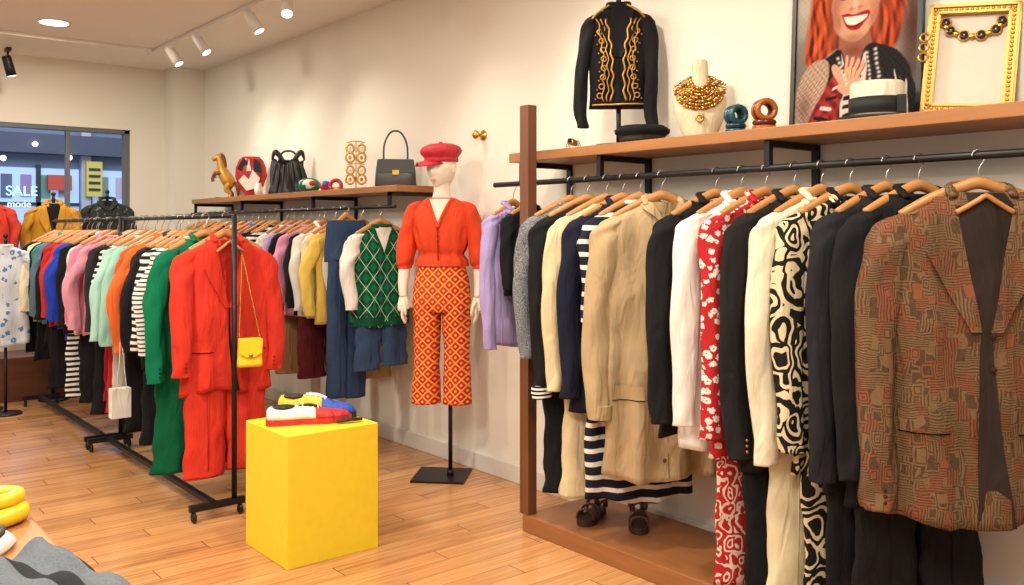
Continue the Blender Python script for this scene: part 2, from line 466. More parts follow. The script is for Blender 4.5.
# street seen through the window
street=empty('street_facade',(3,14.5,0))
fm=plain('facade_blue_grey',(112,130,164),.7); gl=plain('shop_glass_blue',(120,152,196),.15); glow=emis('lit_shop_interior',(150,178,216),.75)
pil=plain('pilaster',(176,186,204),.6); dkf=plain('shop_mullion',(40,46,62),.5)
x=B(); x.box((-9,0,-.2),(9,.3,7),fm)
for i in range(-6,7):
    c=i*1.3
    x.box((c-.55,-.05,.3),(c+.55,-.01,2.3),glow)
    x.box((c-.03,-.09,.2),(c+.03,-.02,2.35),dkf); x.box((c-.55,-.09,1.75),(c+.55,-.03,1.80),dkf)
    x.box((c+.57,-.12,-.1),(c+.7,0,3.0),pil)
    x.box((c-.5,-.05,3.2),(c+.5,-.01,4.8),gl); x.box((c-.02,-.08,3.2),(c+.02,-.02,4.8),pil)
    for k in range(4):
        hx=c-.42+.27*k; hh_=.6+.5*((i*7+k*3)%4)/4
        x.box((hx-.09,-.08,.35),(hx+.09,-.052,.35+hh_),plain('goods_%d_%d'%(i,k),((i*67+k*91)%150+60,(i*31+k*57)%120+60,(k*77+i*13)%130+70),.6))
        x.box((c-.48+.25*k,-.075,1.86+.02*(k%2)),(c-.34+.25*k,-.052,2.2),plain('poster_pane_%d_%d'%(i,k),((i*37+k*61)%110+90,(i*51+k*27)%110+100,(k*47+i*23)%90+140),.6))
x.box((-9,-.3,2.5),(9,0,2.78),plain('cornice',(70,80,108),.6))
x.box((.1,-.2,1.98),(.42,-.12,2.2),plain('red_sign_panel',(190,74,62),.5))
x.box((.62,-.2,1.9),(.84,-.12,2.42),plain('yellow_poster_panel',(206,196,100),.5))
for k in range(4): x.box((.65,-.21,1.98+.1*k),(.81,-.2,2.02+.1*k),dkf)
for i,(a,b) in enumerate(((-.35,2.95),(-.1,2.62),(.75,2.95),(.35,2.45),(-.5,2.4))):
    x.ell((a,-.35,b),.04,emis('reflected_light_glow_%d'%i,(255,240,215),3),10)  # glowing balls stand in for reflections and lights in the window
x.fin('facade',parent=street)
simple('street_ground',(-6,BY+.12,-.25),(12,14.5,-.12),plain('asphalt',(110,114,122),.8))
for tn,body,sz,X,Z,cl,st in (('neon_shop_sign','SALE',.19,2.50,1.88,(150,220,255),1.6),('neon_shop_sign','mode',.13,2.52,1.72,(200,230,255),1.2)):
    tx=bpy.data.curves.new(tn,'FONT'); tx.body=body; tx.size=sz; tx.extrude=.01
    to=bpy.data.objects.new(tn,tx); sc.collection.objects.link(to); to.location=(X,14.0,Z); to.rotation_euler=(PI/2,0,0)
    tx.materials.append(emis('neon_%s'%body[:3],cl,st))
L=bpy.data.lights.new('street_daylight','AREA'); L.shape='RECTANGLE'; L.size=7; L.size_y=3; L.energy=260; L.color=(.86,.93,1)
lo=bpy.data.objects.new('street_daylight',L); sc.collection.objects.link(lo); lo.location=(2,10.2,4.6); lo.rotation_euler=(math.radians(38),0,0)

# ------------------------------------------------------------------ ceiling lights
tr=B(); WH=plain('track_white',(225,222,216),.4)
tr.box((-.018,-2.6,-.03),(.018,2.3,0),WH)
tr.fin('track_light_rail',(2.50,5.6,CH),bevel=.003)
BUL=emis('lamp_lens',(255,240,215),6)
def spot(name,X,Y,aim,mt,energy=35,rod=.06):
    b=B()
    b.tube([(0,0,0),(0,0,-rod)],.008,mt); b.box((-.018,-.05,-.03),(.018,.05,-.0),mt)
    d=(Vector(aim)-Vector((X,Y,CH-.03-rod))).normalized(); c=Vector((0,0,-rod))
    a=c-d*.05; e=c+d*.11
    b.tube([tuple(a),tuple(a+d*.01),tuple(e)],[.026,.036,.038],mt,n=18,k=2)
    b.tube([tuple(e-d*.004),tuple(e+d*.002)],[.033,.033],BUL,n=18,k=1)
    b.fin(name,(X,Y,CH-.03))
    L=bpy.data.lights.new(name+'_lamp','SPOT'); L.energy=energy; L.spot_size=math.radians(95); L.spot_blend=1; L.shadow_soft_size=.1; L.color=(1,.90,.74)
    lo=bpy.data.objects.new('spot_lamp',L); sc.collection.objects.link(lo)
    p=Vector((X,Y,CH-.03-rod))+d*.16; lo.location=p; lo.rotation_euler=d.to_track_quat('-Z','Y').to_euler()
for Y,aim in ((7.35,(3.1,6.8,1.6)),(6.75,(3.1,6.1,1.5)),(5.8,(3.1,5.2,1.5)),(5.25,(2.0,4.2,1.2)),(4.3,(3.0,3.9,1.4)),(3.4,(3.2,2.9,1.6))):
    spot('track_spotlight',2.50,Y,aim,WH,26)
spot('ceiling_spotlight',1.5,8.3,(1.9,8.4,1.3),M['metal'],20,.12)
tr=B(); tr.box((-1.5,-.018,-.03),(1.42,.018,0),WH); tr.fin('track_light_rail',(1.05,7.75,CH),bevel=.003)
def downlight(X,Y,e=40,r=.1):
    b=B(); b.lathe([(r,0),(r+.015,0),(r+.015,-.008),(r,-.008)],WH); b.lathe([(.001,-.010),(r*.97,-.010),(r*.97,-.008),(.001,-.008)],BUL)
    b.fin('recessed_downlight',(X,Y,CH))
    L=bpy.data.lights.new('downlight','AREA'); L.shape='DISK'; L.size=r*2; L.energy=e; L.color=(1,.91,.77)
    lo=bpy.data.objects.new('downlight_lamp',L); sc.collection.objects.link(lo); lo.location=(X,Y,CH-.014)
for X,Y,e in ((1.6,7.2,42),(.3,5.6,42),(.6,3.6,42),(1.9,2.6,34),(1.9,.9,30),(0,1.2,40),(-.8,7.2,42)): downlight(X,Y,e)
for X,Y in ((.4,.2),(-.6,3.0)):
    b=B(); b.box((-.45,-.45,-.02),(.45,.45,0),emis('fill_panel_glow',(255,240,220),2)); b.fin('unseen_fill_panel',(X,Y,CH))  # glowing panels added overhead, out of view, to brighten the room
    L=bpy.data.lights.new('panel','AREA'); L.size=.9; L.energy=68; L.color=(1,.93,.82)
    lo=bpy.data.objects.new('panel_lamp',L); sc.collection.objects.link(lo); lo.location=(X,Y,CH-.03)
W_=bpy.data.worlds.new('w'); sc.world=W_; W_.use_nodes=True
bg=W_.node_tree.nodes['Background']; bg.inputs[0].default_value=(1,.94,.85,1); bg.inputs[1].default_value=.58

# ------------------------------------------------------------------ racks
def rack(name,X,Y0,Y1,Z,footx=(-.22,.05)):
    b=B(); m=M['metal']; r=.013
    for Y in (Y0,Y1):
        b.tube([(0,Y,.08),(0,Y,Z)],r,m,n=12,k=1)
        b.box((footx[0],Y-.015,.055),(footx[1],Y+.015,.085),m)
        for fx in (footx[0]+.02,footx[1]-.02):
            b.ring((fx,Y,.027),.017,.010,m,axis='x',n=14)
            b.tube([(fx,Y,.03),(fx,Y,.06)],.008,m,k=1)
    b.tube([(0,Y0,Z),(0,Y1,Z)],.012,m,n=12,k=1)
    b.box((-.115,Y0,.06),(-.085,Y1,.085),m)
    return b.fin(name,(X,0,0))
rack('garment_rack',1.76,4.28,6.06,1.47)
rack('garment_rack',1.76,6.14,7.95,1.47)
RA=1.76; ZA=1.47
red=fab(206,54,38); green=fab(0,106,70); em=fab(8,116,76)
bw=stripes('bw_stripe',(222,218,210),(26,26,28),.035,.5); bw2=stripes('wb_thin_stripe',(224,220,212),(34,34,38),.022,.35)
garment('red_trouser_suit',RA,4.39,ZA,0,W=.46,L=.76,body=red,sl=.66,neck='lapel',inner=fab(150,25,18),vd=.34,buttons=fab(150,30,20),nb=2,pockets=True,legs=(red,.5,1.17,.105,.04),D=.10,sag=.5)
garment('green_trouser_suit',RA-.05,4.53,ZA,0,W=.46,L=.74,body=green,sl=.68,neck='lapel',inner=M['dark'],buttons=M['black'],legs=(fab(0,84,50),.5,1.14,.125,.045),slo=.03,sag=.5)
A=[('emerald_cardigan',em,dict(neck='vneck',slo=.05,sl=.66)),
('striped_knit_sweater',bw2,dict(L=.62,slo=.05)),
('striped_long_sleeve_top',bw,dict(L=.62,slo=.04)),
('black_wool_coat',M['black'],dict(L=.7,legs=(M['black'],.5,1.1,.1),slo=.05)),
('black_collared_shirt',M['char'],dict(neck='shirt',slo=.02)),
('orange_blouse',fab(226,106,46),dict(neck='shirt',slo=.05,sl=.62)),
('rust_sweater',fab(208,86,44),dict(legs=(fab(25,25,28),.5,1.12,.1))),
('mint_cardigan',fab(150,204,186),dict(neck='button',slo=.05,sl=.6,buttons=M['white'],nb=5)),
('mint_sweater',fab(168,208,196),dict(slo=.05,legs=(fab(200,195,185),.5,1.0,.09))),
('striped_jersey',bw,dict(slo=.03,legs=(M['redpatch'],.5,1.05,.1))),
('black_cardigan',M['black'],dict(slo=.03,legs=(fab(140,24,36),.45,1.0,.1))),
('charcoal_jacket',M['char'],dict(neck='lapel',legs=(M['black'],.5,1.1,.1)))]
y=4.65
for nm,m,k in A:
    kk=dict(W=.43,L=.63,body=m,D=.075); kk.update(k); garment(nm,RA+random.uniform(-.015,.015),y,ZA,random.uniform(-6,6),**kk); y+=.118
Bl=[('pink_cardigan',fab(220,150,168),dict(slo=.05)),('pink_blouse',fab(216,136,160),dict(slo=.03,neck='shirt',legs=(M['black'],.5,1.1,.1))),
('white_collared_shirt',M['white'],dict(neck='shirt')),('black_knit_top',M['black'],dict(legs=(bw,.5,1.08,.1))),
('cobalt_blue_coat',fab(34,60,170),dict(slo=.05,L=.7)),('cobalt_sweater',fab(38,72,182),dict(slo=.03)),('red_knit_sweater',fab(196,46,40),dict(slo=.05)),
('red_cardigan',fab(182,38,38),dict(legs=(M['black'],.5,1.08,.1))),('black_jacket',M['black'],dict(slo=.04,L=.8)),('grey_blue_jacket',fab(90,110,130),dict(slo=.04)),
('teal_shirt',fab(60,130,130),dict(neck='shirt')),('black_dress',M['black'],dict(L=.95,flare=1.1)),('cream_blouse',M['cream'],dict(slo=.03)),('dark_coat',M['navy'],dict(L=.9))]
y=6.24
for nm,m,k in Bl:
    kk=dict(W=.43,L=.64,body=m,D=.075); kk.update(k); garment(nm,RA+random.uniform(-.015,.015),y,ZA,random.uniform(-6,6),**kk); y+=.12
# yellow handbag with chain
b=B(); YB=plain('yellow_leather',(226,194,34),.4)
rings=[]
for t in range(9):
    u=t/8; z=-.07+.14*u; wd=.062-.008*u; dp=.028*(1-.55*u)
    rings.append([(wd*math.copysign(abs(math.cos(2*PI*j/24))**.5,math.cos(2*PI*j/24)),dp*math.copysign(abs(math.sin(2*PI*j/24))**.6,math.sin(2*PI*j/24)),z) for j in range(24)])
b.loft(rings,YB)
b.poly([(-.058,.068),(.058,.068),(.055,0),(.02,-.022),(-.02,-.022),(-.055,0)],-.032,YB,.008)
b.ell((0,-.036,-.012),(.01,.006,.01),M['gold'],10)
for sg in (-1,1):
    for i in range(34):
        t=i/33; b.ell((sg*.05*(1-t)-.035*t, .01*t, .065+.42*t),(.004,.003,.008),M['gold'],6)
b.tube([(-.035,.01,.485),(-.04,.02,.50),(-.07,.03,.50)],.004,M['metal'],n=6)
b.fin('yellow_crossbody_bag',(1.82,4.235,.80),-15)
b=B(); b.box((-.05,-.03,-.10),(.05,.03,.06),M['white']); b.tube([(-.025,-.03,.06),(-.012,-.03,.20),(0,-.02,.34),(.012,-.03,.20),(.025,-.03,.06)],.0025,M['white'],n=6)
b.fin('white_paper_bag',(1.47,5.14,.48),0,bevel=.003)

# ------------------------------------------------------------------ wall shelf + rail C
simple('wall_shelf',(2.88,4.58,1.63),(RX-.001,7.95,1.67),M['oak'],.003)
b=B()
b.tube([(2.86,4.56,1.54),(2.86,7.9,1.54)],.011,M['metal'],n=12,k=1)
for Y in (4.62,5.6,6.8,7.8):
    b.box((2.85,Y-.01,1.605),(RX-.01,Y+.01,1.629),M['metal']); b.box((2.85,Y-.01,1.54),(2.87,Y+.01,1.629),M['metal']); b.box((RX-.02,Y-.01,1.40),(RX-.005,Y+.01,1.629),M['metal'])
b.fin('clothes_rail')
XC=2.86; ZC=1.54
arg=argyle('green_argyle_knit',(16,100,64),(10,62,44),(180,196,164),8)
denim=fab(52,72,102); tan=fab(176,142,102); camel=fab(164,124,84); burg=fab(92,32,36)
def jeans(name,Y,m,L=1.05,rx=.09,yaw=0,dx=0):
    garment(name,XC+dx,Y,ZC,yaw,W=rx*4.0,L=.24,D=.07,body=m,sl=0,straight=True,neck=None,legs=(m,.20,L,rx,.035),drop=.08,hanger=True,sag=.3)
garment('green_argyle_vest',XC+.01,4.74,ZC,-6,W=.41,L=.60,body=arg,sleeve=M['white'],sl=.50,neck='vneck',inner=M['white'],trim=fab(10,80,50),legs=(denim,.5,.86,.085),hem=fab(10,76,50),sag=.4)
jeans('blue_jeans',4.92,denim,1.08,.068,0,-.125)
garment('tan_suede_skirt_set',XC+.05,5.04,ZC,0,W=.42,L=.62,body=fab(220,212,198),sl=.5,neck='shirt',legs=(tan,.45,.98,.11))
Cl=[('yellow_sweater',fab(230,194,92),dict(slo=.03)),('cream_button_cardigan',fab(228,214,178),dict(neck='button')),('white_office_blouse',M['white'],dict(neck='shirt',legs=(burg,.5,1.0,.1))),
('black_blouse',M['black'],dict(slo=.02)),('pink_sweater',fab(218,146,172),dict(slo=.03)),('black_cropped_jacket',M['black'],dict(legs=(camel,.5,1.02,.1))),
('lilac_blouse',fab(180,156,198),dict(slo=.03)),('white_tee',M['white'],dict()),('striped_tee',bw,dict(legs=(burg,.5,1.05,.1))),('black_jumper',M['black'],dict()),
('navy_jumper',M['navy'],dict(slo=.02)),('blue_shirt',fab(60,100,170),dict(neck='shirt')),('red_top',fab(190,50,45),dict()),('mustard_top',fab(206,152,56),dict()),
('white_cardigan',M['white'],dict()),('black_top',M['black'],dict()),('orange_cardigan',fab(220,114,52),dict()),('pink_top',fab(216,136,156),dict()),
('navy_coat',M['navy'],dict()),('white_knit',M['white'],dict()),('green_top',em,dict()),('grey_top',fab(140,140,142),dict())]
y=5.17
for nm,m,k in Cl:
    kk=dict(W=.41,L=.60,body=m,sl=.54,D=.075); kk.update(k); garment(nm,XC+random.uniform(-.015,.015),y,ZC,random.uniform(-6,6),**kk); y+=.122

# ------------------------------------------------------------------ shelf C items
ZS=1.67
b=B(); hg=plain('antique_gold',(196,142,56),.4,.35); hb_=plain('bronze_brown',(120,62,34),.45,.2)
b.tube([(.05,0,.10),(.03,0,.15),(-.01,0,.22),(-.03,0,.26)],[.032,.056,.05,.034],hg,n=16)
b.tube([(-.02,0,.24),(-.035,0,.30),(-.045,0,.345),(-.05,0,.36)],[.038,.032,.028,.024],hg,n=14)
b.tube([(-.03,0,.365),(-.07,0,.355),(-.105,0,.335)],[.024,.024,.016],hg,n=12)
for sg in (-1,1):
    b.tube([(-.035,sg*.012,.378),(-.032,sg*.014,.40)],[.010,.003],hg)
    b.tube([(-.02,sg*.03,.22),(-.075,sg*.032,.245 if sg>0 else .215),(-.095,sg*.032,.205 if sg>0 else .175),(-.09,sg*.032,.18 if sg>0 else .15)],[.02,.016,.013,.015],hg if sg>0 else hb_)
    b.tube([(.045,sg*.027,.13),(.02,sg*.032,.08),(.055,sg*.032,.045),(.045,sg*.032,.012)],[.032,.024,.016,.018],hg if sg<0 else hb_)
b.tube([(-.03,0,.39),(-.012,0,.36),(.0,0,.31),(.01,0,.27)],[.012,.016,.016,.010],hb_)
b.tube([(.065,0,.14),(.10,0,.13),(.115,0,.07),(.11,0,.02)],[.012,.018,.018,.006],hb_)
b.box((-.07,-.045,0),(.11,.045,.012),hb_)
b.fin('gold_rearing_horse_figurine',(3.04,7.60,ZS),-35)
b=B()
RP=plain('red_glaze',(172,34,38),.25); WP=plain('white_glaze',(222,218,210),.25); BP=plain('black_glaze',(20,20,22),.25)
b.lathe([(.001,0),(.06,0),(.05,.02),(.10,.08),(.13,.17),(.125,.24),(.10,.30),(.07,.33),(.068,.328),(.001,.27)],RP,sy=.45)
b.poly([(-.085,.13),(-.02,.05),(.06,.07),(.09,.15),(.03,.22),(.0,.14),(-.04,.18)],-.060,WP,.01)
b.poly([(-.10,.23),(-.03,.19),(-.01,.28),(-.05,.32)],-.052,BP,.01); b.poly([(.03,.21),(.10,.19),(.09,.28),(.04,.31)],-.054,BP,.01)
b.poly([(-.02,.21),(.02,.21),(.0,.31)],-.058,WP,.01)
b.fin('painted_face_vase',(3.04,7.05,ZS),-40)
b=B(); b.lathe([(.001,0),(.03,0),(.035,.05),(.02,.09),(.02,.10),(.001,.10)],WP,n=20); b.fin('white_ceramic_cup',(2.98,6.76,ZS))
b=B(); BL=plain('black_leather',(28,28,30),.35)
rings=[]
for t in range(14):
    u=t/13; z=.25*u
    wd=.15*(1-.22*u)*(1 if t else .95); dp=.06*(1-.6*u)
    rings.append([((wd*(1+.09*math.sin(5*2*PI*j/48+u*5)))*math.cos(2*PI*j/48),dp*(1+.22*math.sin(7*2*PI*j/48+u*3))*math.sin(2*PI*j/48),z+.022*math.sin(4*2*PI*j/48)*u) for j in range(48)])
b.loft(rings,BL)
for sg in (-1,1): b.tube([(sg*.03,-.01,.24),(sg*.07,-.01,.30),(sg*.10,-.01,.32),(sg*.12,0,.26)],[.012,.02,.018,.006],BL)
b.tube([(-.08,0,.22),(-.05,0,.31),(0,.0,.33),(.05,0,.31),(.08,0,.22)],.008,BL)
for i in range(7): b.tube([(-.12+.04*i,-.055+.01*abs(i-3)*.8,.02),(-.11+.037*i,-.058+.01*abs(i-3),.12),(-.09+.03*i,-.03,.23)],[.007,.010,.006],BL,n=8)
b.fin('black_ruffled_handbag',(3.04,6.36,ZS),-30)
b=B(); GP=plain('green_glaze',(20,110,76),.25); BLP=plain('blue_glaze',(40,70,150),.25)
b.ell((0,0,.055),(.085,.05,.055),GP); b.ell((.0,-.02,.06),(.055,.038,.04),WP); b.ell((.02,-.035,.065),(.03,.027,.022),RP); b.ell((-.025,-.036,.05),(.018,.018,.016),BLP)
b.fin('green_shell_box',(3.02,5.98,ZS),-30)
b=B(); b.ell((0,0,.04),(.045,.045,.04),RP); b.ell((0,-.02,.05),(.03,.03,.025),BLP); b.fin('red_trinket_box',(3.04,5.76,ZS),-30)
b=B(); b.ring((0,0,.035),.04,.014,RP,axis='x'); b.ring((.04,.0,.015),.035,.012,M['gold'],axis='z'); b.fin('red_bangle_set',(3.02,5.58,ZS),40)
b=B()
b.tube([(0,0,0),(0,0,.32)],.004,M['gold'],n=6); b.lathe([(.001,0),(.05,0),(.05,.008),(.001,.01)],M['gold'],n=20)
b.tube([(-.06,0,.315),(0,0,.325),(.06,0,.315)],.004,M['gold'],n=6); b.tube([(-.055,0,.17),(0,0,.175),(.055,0,.17)],.004,M['gold'],n=6)
for sg in (-1,1):
    for i,z in enumerate((.275,.215,.13,.07)):
        b.ring((sg*.038,-.008,z),.024+.004*(i%2),.0075,M['gold'],axis='y',n=18,sz=1.15); b.ell((sg*.038,-.01,z-.002),(.011,.007,.014),M['gold'] if i%2 else WP,8)
b.fin('gold_earring_display',(3.03,5.32,ZS),-35)
b=B(); GB=plain('black_grey_leather',(58,60,60),.35)
def rr(w,d,z,n=28,e=.35): return [(w*math.copysign(abs(math.cos(2*PI*j/n))**e,math.cos(2*PI*j/n)),d*math.copysign(abs(math.sin(2*PI*j/n))**e,math.sin(2*PI*j/n)),z) for j in range(n)]
b.loft([rr(.125,.045,0),rr(.13,.047,.01),rr(.125,.04,.10),rr(.115,.025,.17),rr(.11,.02,.175)],GB)
b.poly([(-.112,.17),(.112,.17),(.118,.09),(-.118,.09)],-.046,GB,.008); b.box((-.02,-.056,.075),(.02,-.044,.105),M['gold'])
b.tube([(-.075,0,.165),(-.07,0,.27),(-.03,0,.345),(.03,0,.345),(.07,0,.27),(.075,0,.165)],.006,GB,n=8)
b.fin('grey_leather_handbag',(3.04,4.84,ZS),-32)
b=B(); b.lathe([(.001,0),(.03,0),(.03,.006),(.01,.012),(.01,.04),(.024,.05),(.026,.062),(.015,.072),(.001,.072)],M['gold'],n=20)
b.fin('gold_wall_hook',(RX,4.14,1.95),rot=(0,-PI/2,0))

# ------------------------------------------------------------------ mannequin
mq=empty('mannequin',(2.945,4.2,0),-46)
SK=M['skin']
b=B()
def el(rx,ry,z,cx=0,cy=0,n=28): return [(cx+rx*math.cos(2*PI*j/n),cy+ry*math.sin(2*PI*j/n),z) for j in range(n)]
b.loft([el(.11,.080,1.22),el(.12,.085,1.32),el(.14,.095,1.42),el(.155,.08,1.49),el(.14,.066,1.53),el(.085,.056,1.555),el(.055,.053,1.58),el(.046,.05,1.62),el(.046,.052,1.67),el(.048,.055,1.70,0,-.01)],SK)
H=[]; hz=1.752; N=40
for i in range(33):
    a=PI*i/32; zz=-math.cos(a); R=[]
    for j in range(N):
        th=2*PI*j/N; cx=math.cos(th); cy=math.sin(th)
        sr=max(math.sin(a),.002)
        lowf=1-.30*max(0,-zz)**1.5
        xx=.080*sr*cx*lowf; yy=.096*sr*cy*(1-.12*max(0,-zz)); z=hz+.124*zz
        if cy<0:
            f=max(0,-cy)**6
            yy-= .022*f*math.exp(-((zz+.22)/.16)**2)*math.exp(-(xx/.012)**2)
            yy-= .007*f*math.exp(-((zz+.55)/.06)**2)*math.exp(-(xx/.02)**2)
            yy-= .008*f*math.exp(-((zz+.85)/.14)**2)
            for sx in (-1,1): yy+= .009*math.exp(-((zz-.02)/.12)**2)*math.exp(-((xx-sx*.028)/.014)**2)
        R.append((xx,yy,z))
    H.append(R)
hb=B()
hb.M=Matrix.Translation((0,-.005,0))@Matrix.Rotation(math.radians(-22),4,'Z')
hb.loft(H,SK)
for sx in (-1,1):
    hb.ell((sx*.079,.008,1.742),(.008,.018,.03),SK,12)
    hb.ell((sx*.028,-.075,1.752),(.013,.005,.0045),plain('mannequin_eye',(120,104,92),.5),10)
hb.ell((0,-.087,1.682),(.018,.006,.006),plain('mannequin_lips',(196,150,132),.5),10)
hb.fin('head',parent=mq)
for sg in (-1,1):
    P=[(sg*.15,0,1.52),(sg*.188,.005,1.42),(sg*.205,.01,1.28),(sg*.215,-.005,1.18),(sg*.218,-.03,1.08),(sg*.211,-.045,1.02)]
    b.tube(P,[.045,.043,.036,.034,.028,.021],SK,n=16)
    o_=-.017*sg
    b.tube([(sg*.228+o_,-.045,1.03),(sg*.228+o_,-.05,.995),(sg*.226+o_,-.056,.955),(sg*.224+o_,-.058,.945)],[.021,.03,.034,.02],SK,n=14,flat=.5)
    for i,(dx,ln) in enumerate(((-.026,.062),(-.009,.072),(.008,.066),(.024,.052))):
        x0=sg*.225+o_; yy=-.058+dx*.9
        b.tube([(x0+sg*dx*.1,yy,.962),(x0+sg*.002,yy-.002,.945-ln*.35),(x0-sg*.004,yy-.002,.945-ln*.7),(x0-sg*.012,yy,.945-ln)],[.009,.0085,.0078,.006],SK,n=8,k=3)
    b.tube([(sg*.222+o_,-.07,1.0),(sg*.212+o_,-.092,.975),(sg*.206+o_,-.098,.945),(sg*.204+o_,-.096,.925)],[.012,.010,.009,.007],SK,n=8,k=3)
b.fin('body',parent=mq)
ORB=fab(220,72,38,.78)
b=B()
rows_=[(.152,.108,1.195),(.145,.104,1.232),(.124,.09,1.262),(.142,.104,1.30),(.158,.114,1.37),(.168,.114,1.44),(.172,.10,1.50),(.155,.085,1.54),(.11,.075,1.565),(.075,.068,1.582)]
rings=[]
for q in smooth_path(rows_,4):
    R=[]
    for j in range(64):
        a=2*PI*j/64; g=1+.035*math.sin(13*a+q[2]*9)*(1 if q[2]<1.42 else .3)+.012*math.sin(7*a-q[2]*30)
        R.append((q[0]*g*math.cos(a),q[1]*g*math.sin(a),q[2]))
    rings.append(R)
b.loft(rings,ORB,caps=(True,False))
def by(x,z):
    rz=sorted(rows_,key=lambda q:q[2])
    rx=interp([(q[2],q[0]) for q in rz],z); ry=interp([(q[2],q[1]) for q in rz],z)
    return -ry*math.sqrt(max(.02,1-(x/rx)**2))
rr_=[]
for i in range(11):
    t=i/10; z=1.575-.155*t; hw_=.060*(1-t)
    rr_.append([(-hw_+2*hw_*k/6,by(-hw_+2*hw_*k/6,z)-.006,z) for k in range(7)])
b.loft(rr_,SK,closed=False)
for sg in (-1,1):
    b.tube([(sg*.07,by(.07,1.575)-.008,1.578),(sg*.045,by(.045,1.53)-.01,1.53),(sg*.012,by(.01,1.45)-.01,1.45),(0,by(0,1.42)-.01,1.415)],.008,ORB,n=8)
    b.drape([(sg*.115,0,1.562,.03,.05),(sg*.15,0,1.535,.045,.06),(sg*.178,0,1.46,.048,.064),(sg*.196,.0,1.37,.052,.064),(sg*.209,.0,1.28,.056,.066),(sg*.214,0,1.22,.050,.058),(sg*.216,0,1.195,.041,.048),(sg*.217,0,1.182,.040,.046)],ORB,wr=.045,ph=sg,fold=.07)
for i in range(6): b.ell((0,by(0,1.40-.03*i)-.010,1.40-.03*i),(.006,.004,.006),fab(150,30,20),8)
b.tube([(0,by(0,z)-.005,z) for z in (1.42,1.36,1.30,1.23)],.003,fab(150,30,20),n=6)
b.fin('blouse',parent=mq)
LP=check('orange_lattice_print',(214,74,32),(152,36,24),(232,162,84),16)
b=B()
rings=[]
for q in smooth_path([(.12,.088,1.25),(.13,.095,1.21),(.155,.11,1.12),(.165,.115,1.04),(.165,.112,.98),(.16,.10,.94)],4):
    rings.append([(q[0]*math.copysign(abs(math.cos(2*PI*j/40))**.9,math.cos(2*PI*j/40)),q[1]*math.sin(2*PI*j/40),q[2]) for j in range(40)])
b.loft(rings,LP)
for sg in (-1,1):
    b.drape([(sg*.080,0,1.02,.084,.105),(sg*.083,0,.92,.082,.098),(sg*.086,0,.75,.074,.085),(sg*.089,0,.58,.076,.084),(sg*.092,0,.42,.084,.09)],LP,wr=.025,ph=sg,n=28,fold=.03)
b.fin('trousers',parent=mq)
CR=fab(182,30,44,.65)
b=B(); b.M=Matrix.Translation((0,-.005,1.768))@Matrix.Rotation(math.radians(-42),4,'Z')@Matrix.Rotation(math.radians(3),4,'X')
b.lathe([(.087,.035),(.091,.045),(.106,.062),(.112,.080),(.098,.104),(.060,.120),(.001,.126)],CR,n=40,sy=1.12)
b.lathe([(.086,.016),(.090,.018),(.090,.046),(.086,.046)],CR,n=40,sy=1.12)
b.ell((0,0,.127),(.012,.012,.006),CR,10)
rr_=[]
for i in range(9):
    t=i/8; y0=-.085-.085*t
    hw_=.078*math.sqrt(max(.02,1-(t*.97)**2))
    rr_.append([(hw_*(2*k/12-1),y0+.04*(2*k/12-1)**2*(1-t),.032-.016*t-.022*(2*k/12-1)**2) for k in range(13)])
b.loft(rr_,CR,closed=False); b.loft([[ (p[0],p[1],p[2]-.005) for p in r] for r in rr_],CR,closed=False)
b.fin('flat_cap',parent=mq)
b=B(); b.box((-.15,-.15,0),(.15,.15,.012),M['metal']); b.tube([(.05,0,.01),(.05,0,.6)],.012,M['metal'],n=12,k=1); b.tube([(.05,0,.012),(.05,0,.04)],.02,M['metal'],n=12,k=1)
b.fin('stand',parent=mq)

# ------------------------------------------------------------------ yellow plinth + shoes
simple('yellow_display_plinth',(1.64,3.44,0),(2.07,3.86,.55),M['yellow'],.003)
def shoe(b,L,cols,h=1.0,wf=1.0):
    sole,up,toe,tongue,inn=cols
    def hwid(t): return wf*interp([(0,.018),(.04,.028),(.15,.034),(.4,.03),(.7,.045),(.88,.038),(.97,.022),(1,.006)],t)
    T=[0,.02,.05,.1,.15,.22,.3,.4,.5,.6,.7,.78,.86,.92,.96,.985,1]
    out=[(L*t,hwid(t)) for t in T]
    ring=[(x,w_) for x,w_ in out]+[(x,-w_) for x,w_ in reversed(out)]
    b.loft([[(x,y,z) for x,y in ring] for z in (0,.004,.022,.026)],sole,smooth=False)
    def hh(t): return h*interp([(0,.05),(.04,.068),(.2,.062),(.42,.068),(.55,.058),(.75,.04),(.9,.032),(.98,.018),(1,.006)],t)
    for lo,hi,mt in ((0,.55,up),(.55,1.0,toe)):
        TT=[t for t in [i/30 for i in range(31)] if lo-1e-6<=t<=hi+.034]
        rings=[]
        for t in TT:
            rings.append([(L*(.01+.98*t),(hwid(t)*.96)*math.cos(PI*j/14),.024+(hh(t))*math.sin(PI*j/14)**.8) for j in range(15)])
        b.loft(rings,mt,caps=(True,True))
    b.ell((L*.20,0,.024+.060*h),(L*.15,.024*wf,.012),inn,14)
    b.tube([(L*.36,0,.085*h),(L*.5,0,.024+.064*h),(L*.62,0,.024+.052*h)],[.016,.016,.01],tongue,n=10,flat=.5)
    for i in range(4):
        t=.42+.06*i; b.tube([(L*t,-.02,.024+hh(t)*.86),(L*t,0,.028+hh(t)*1.03),(L*t,.02,.024+hh(t)*.86)],.003,M['white'],n=6)
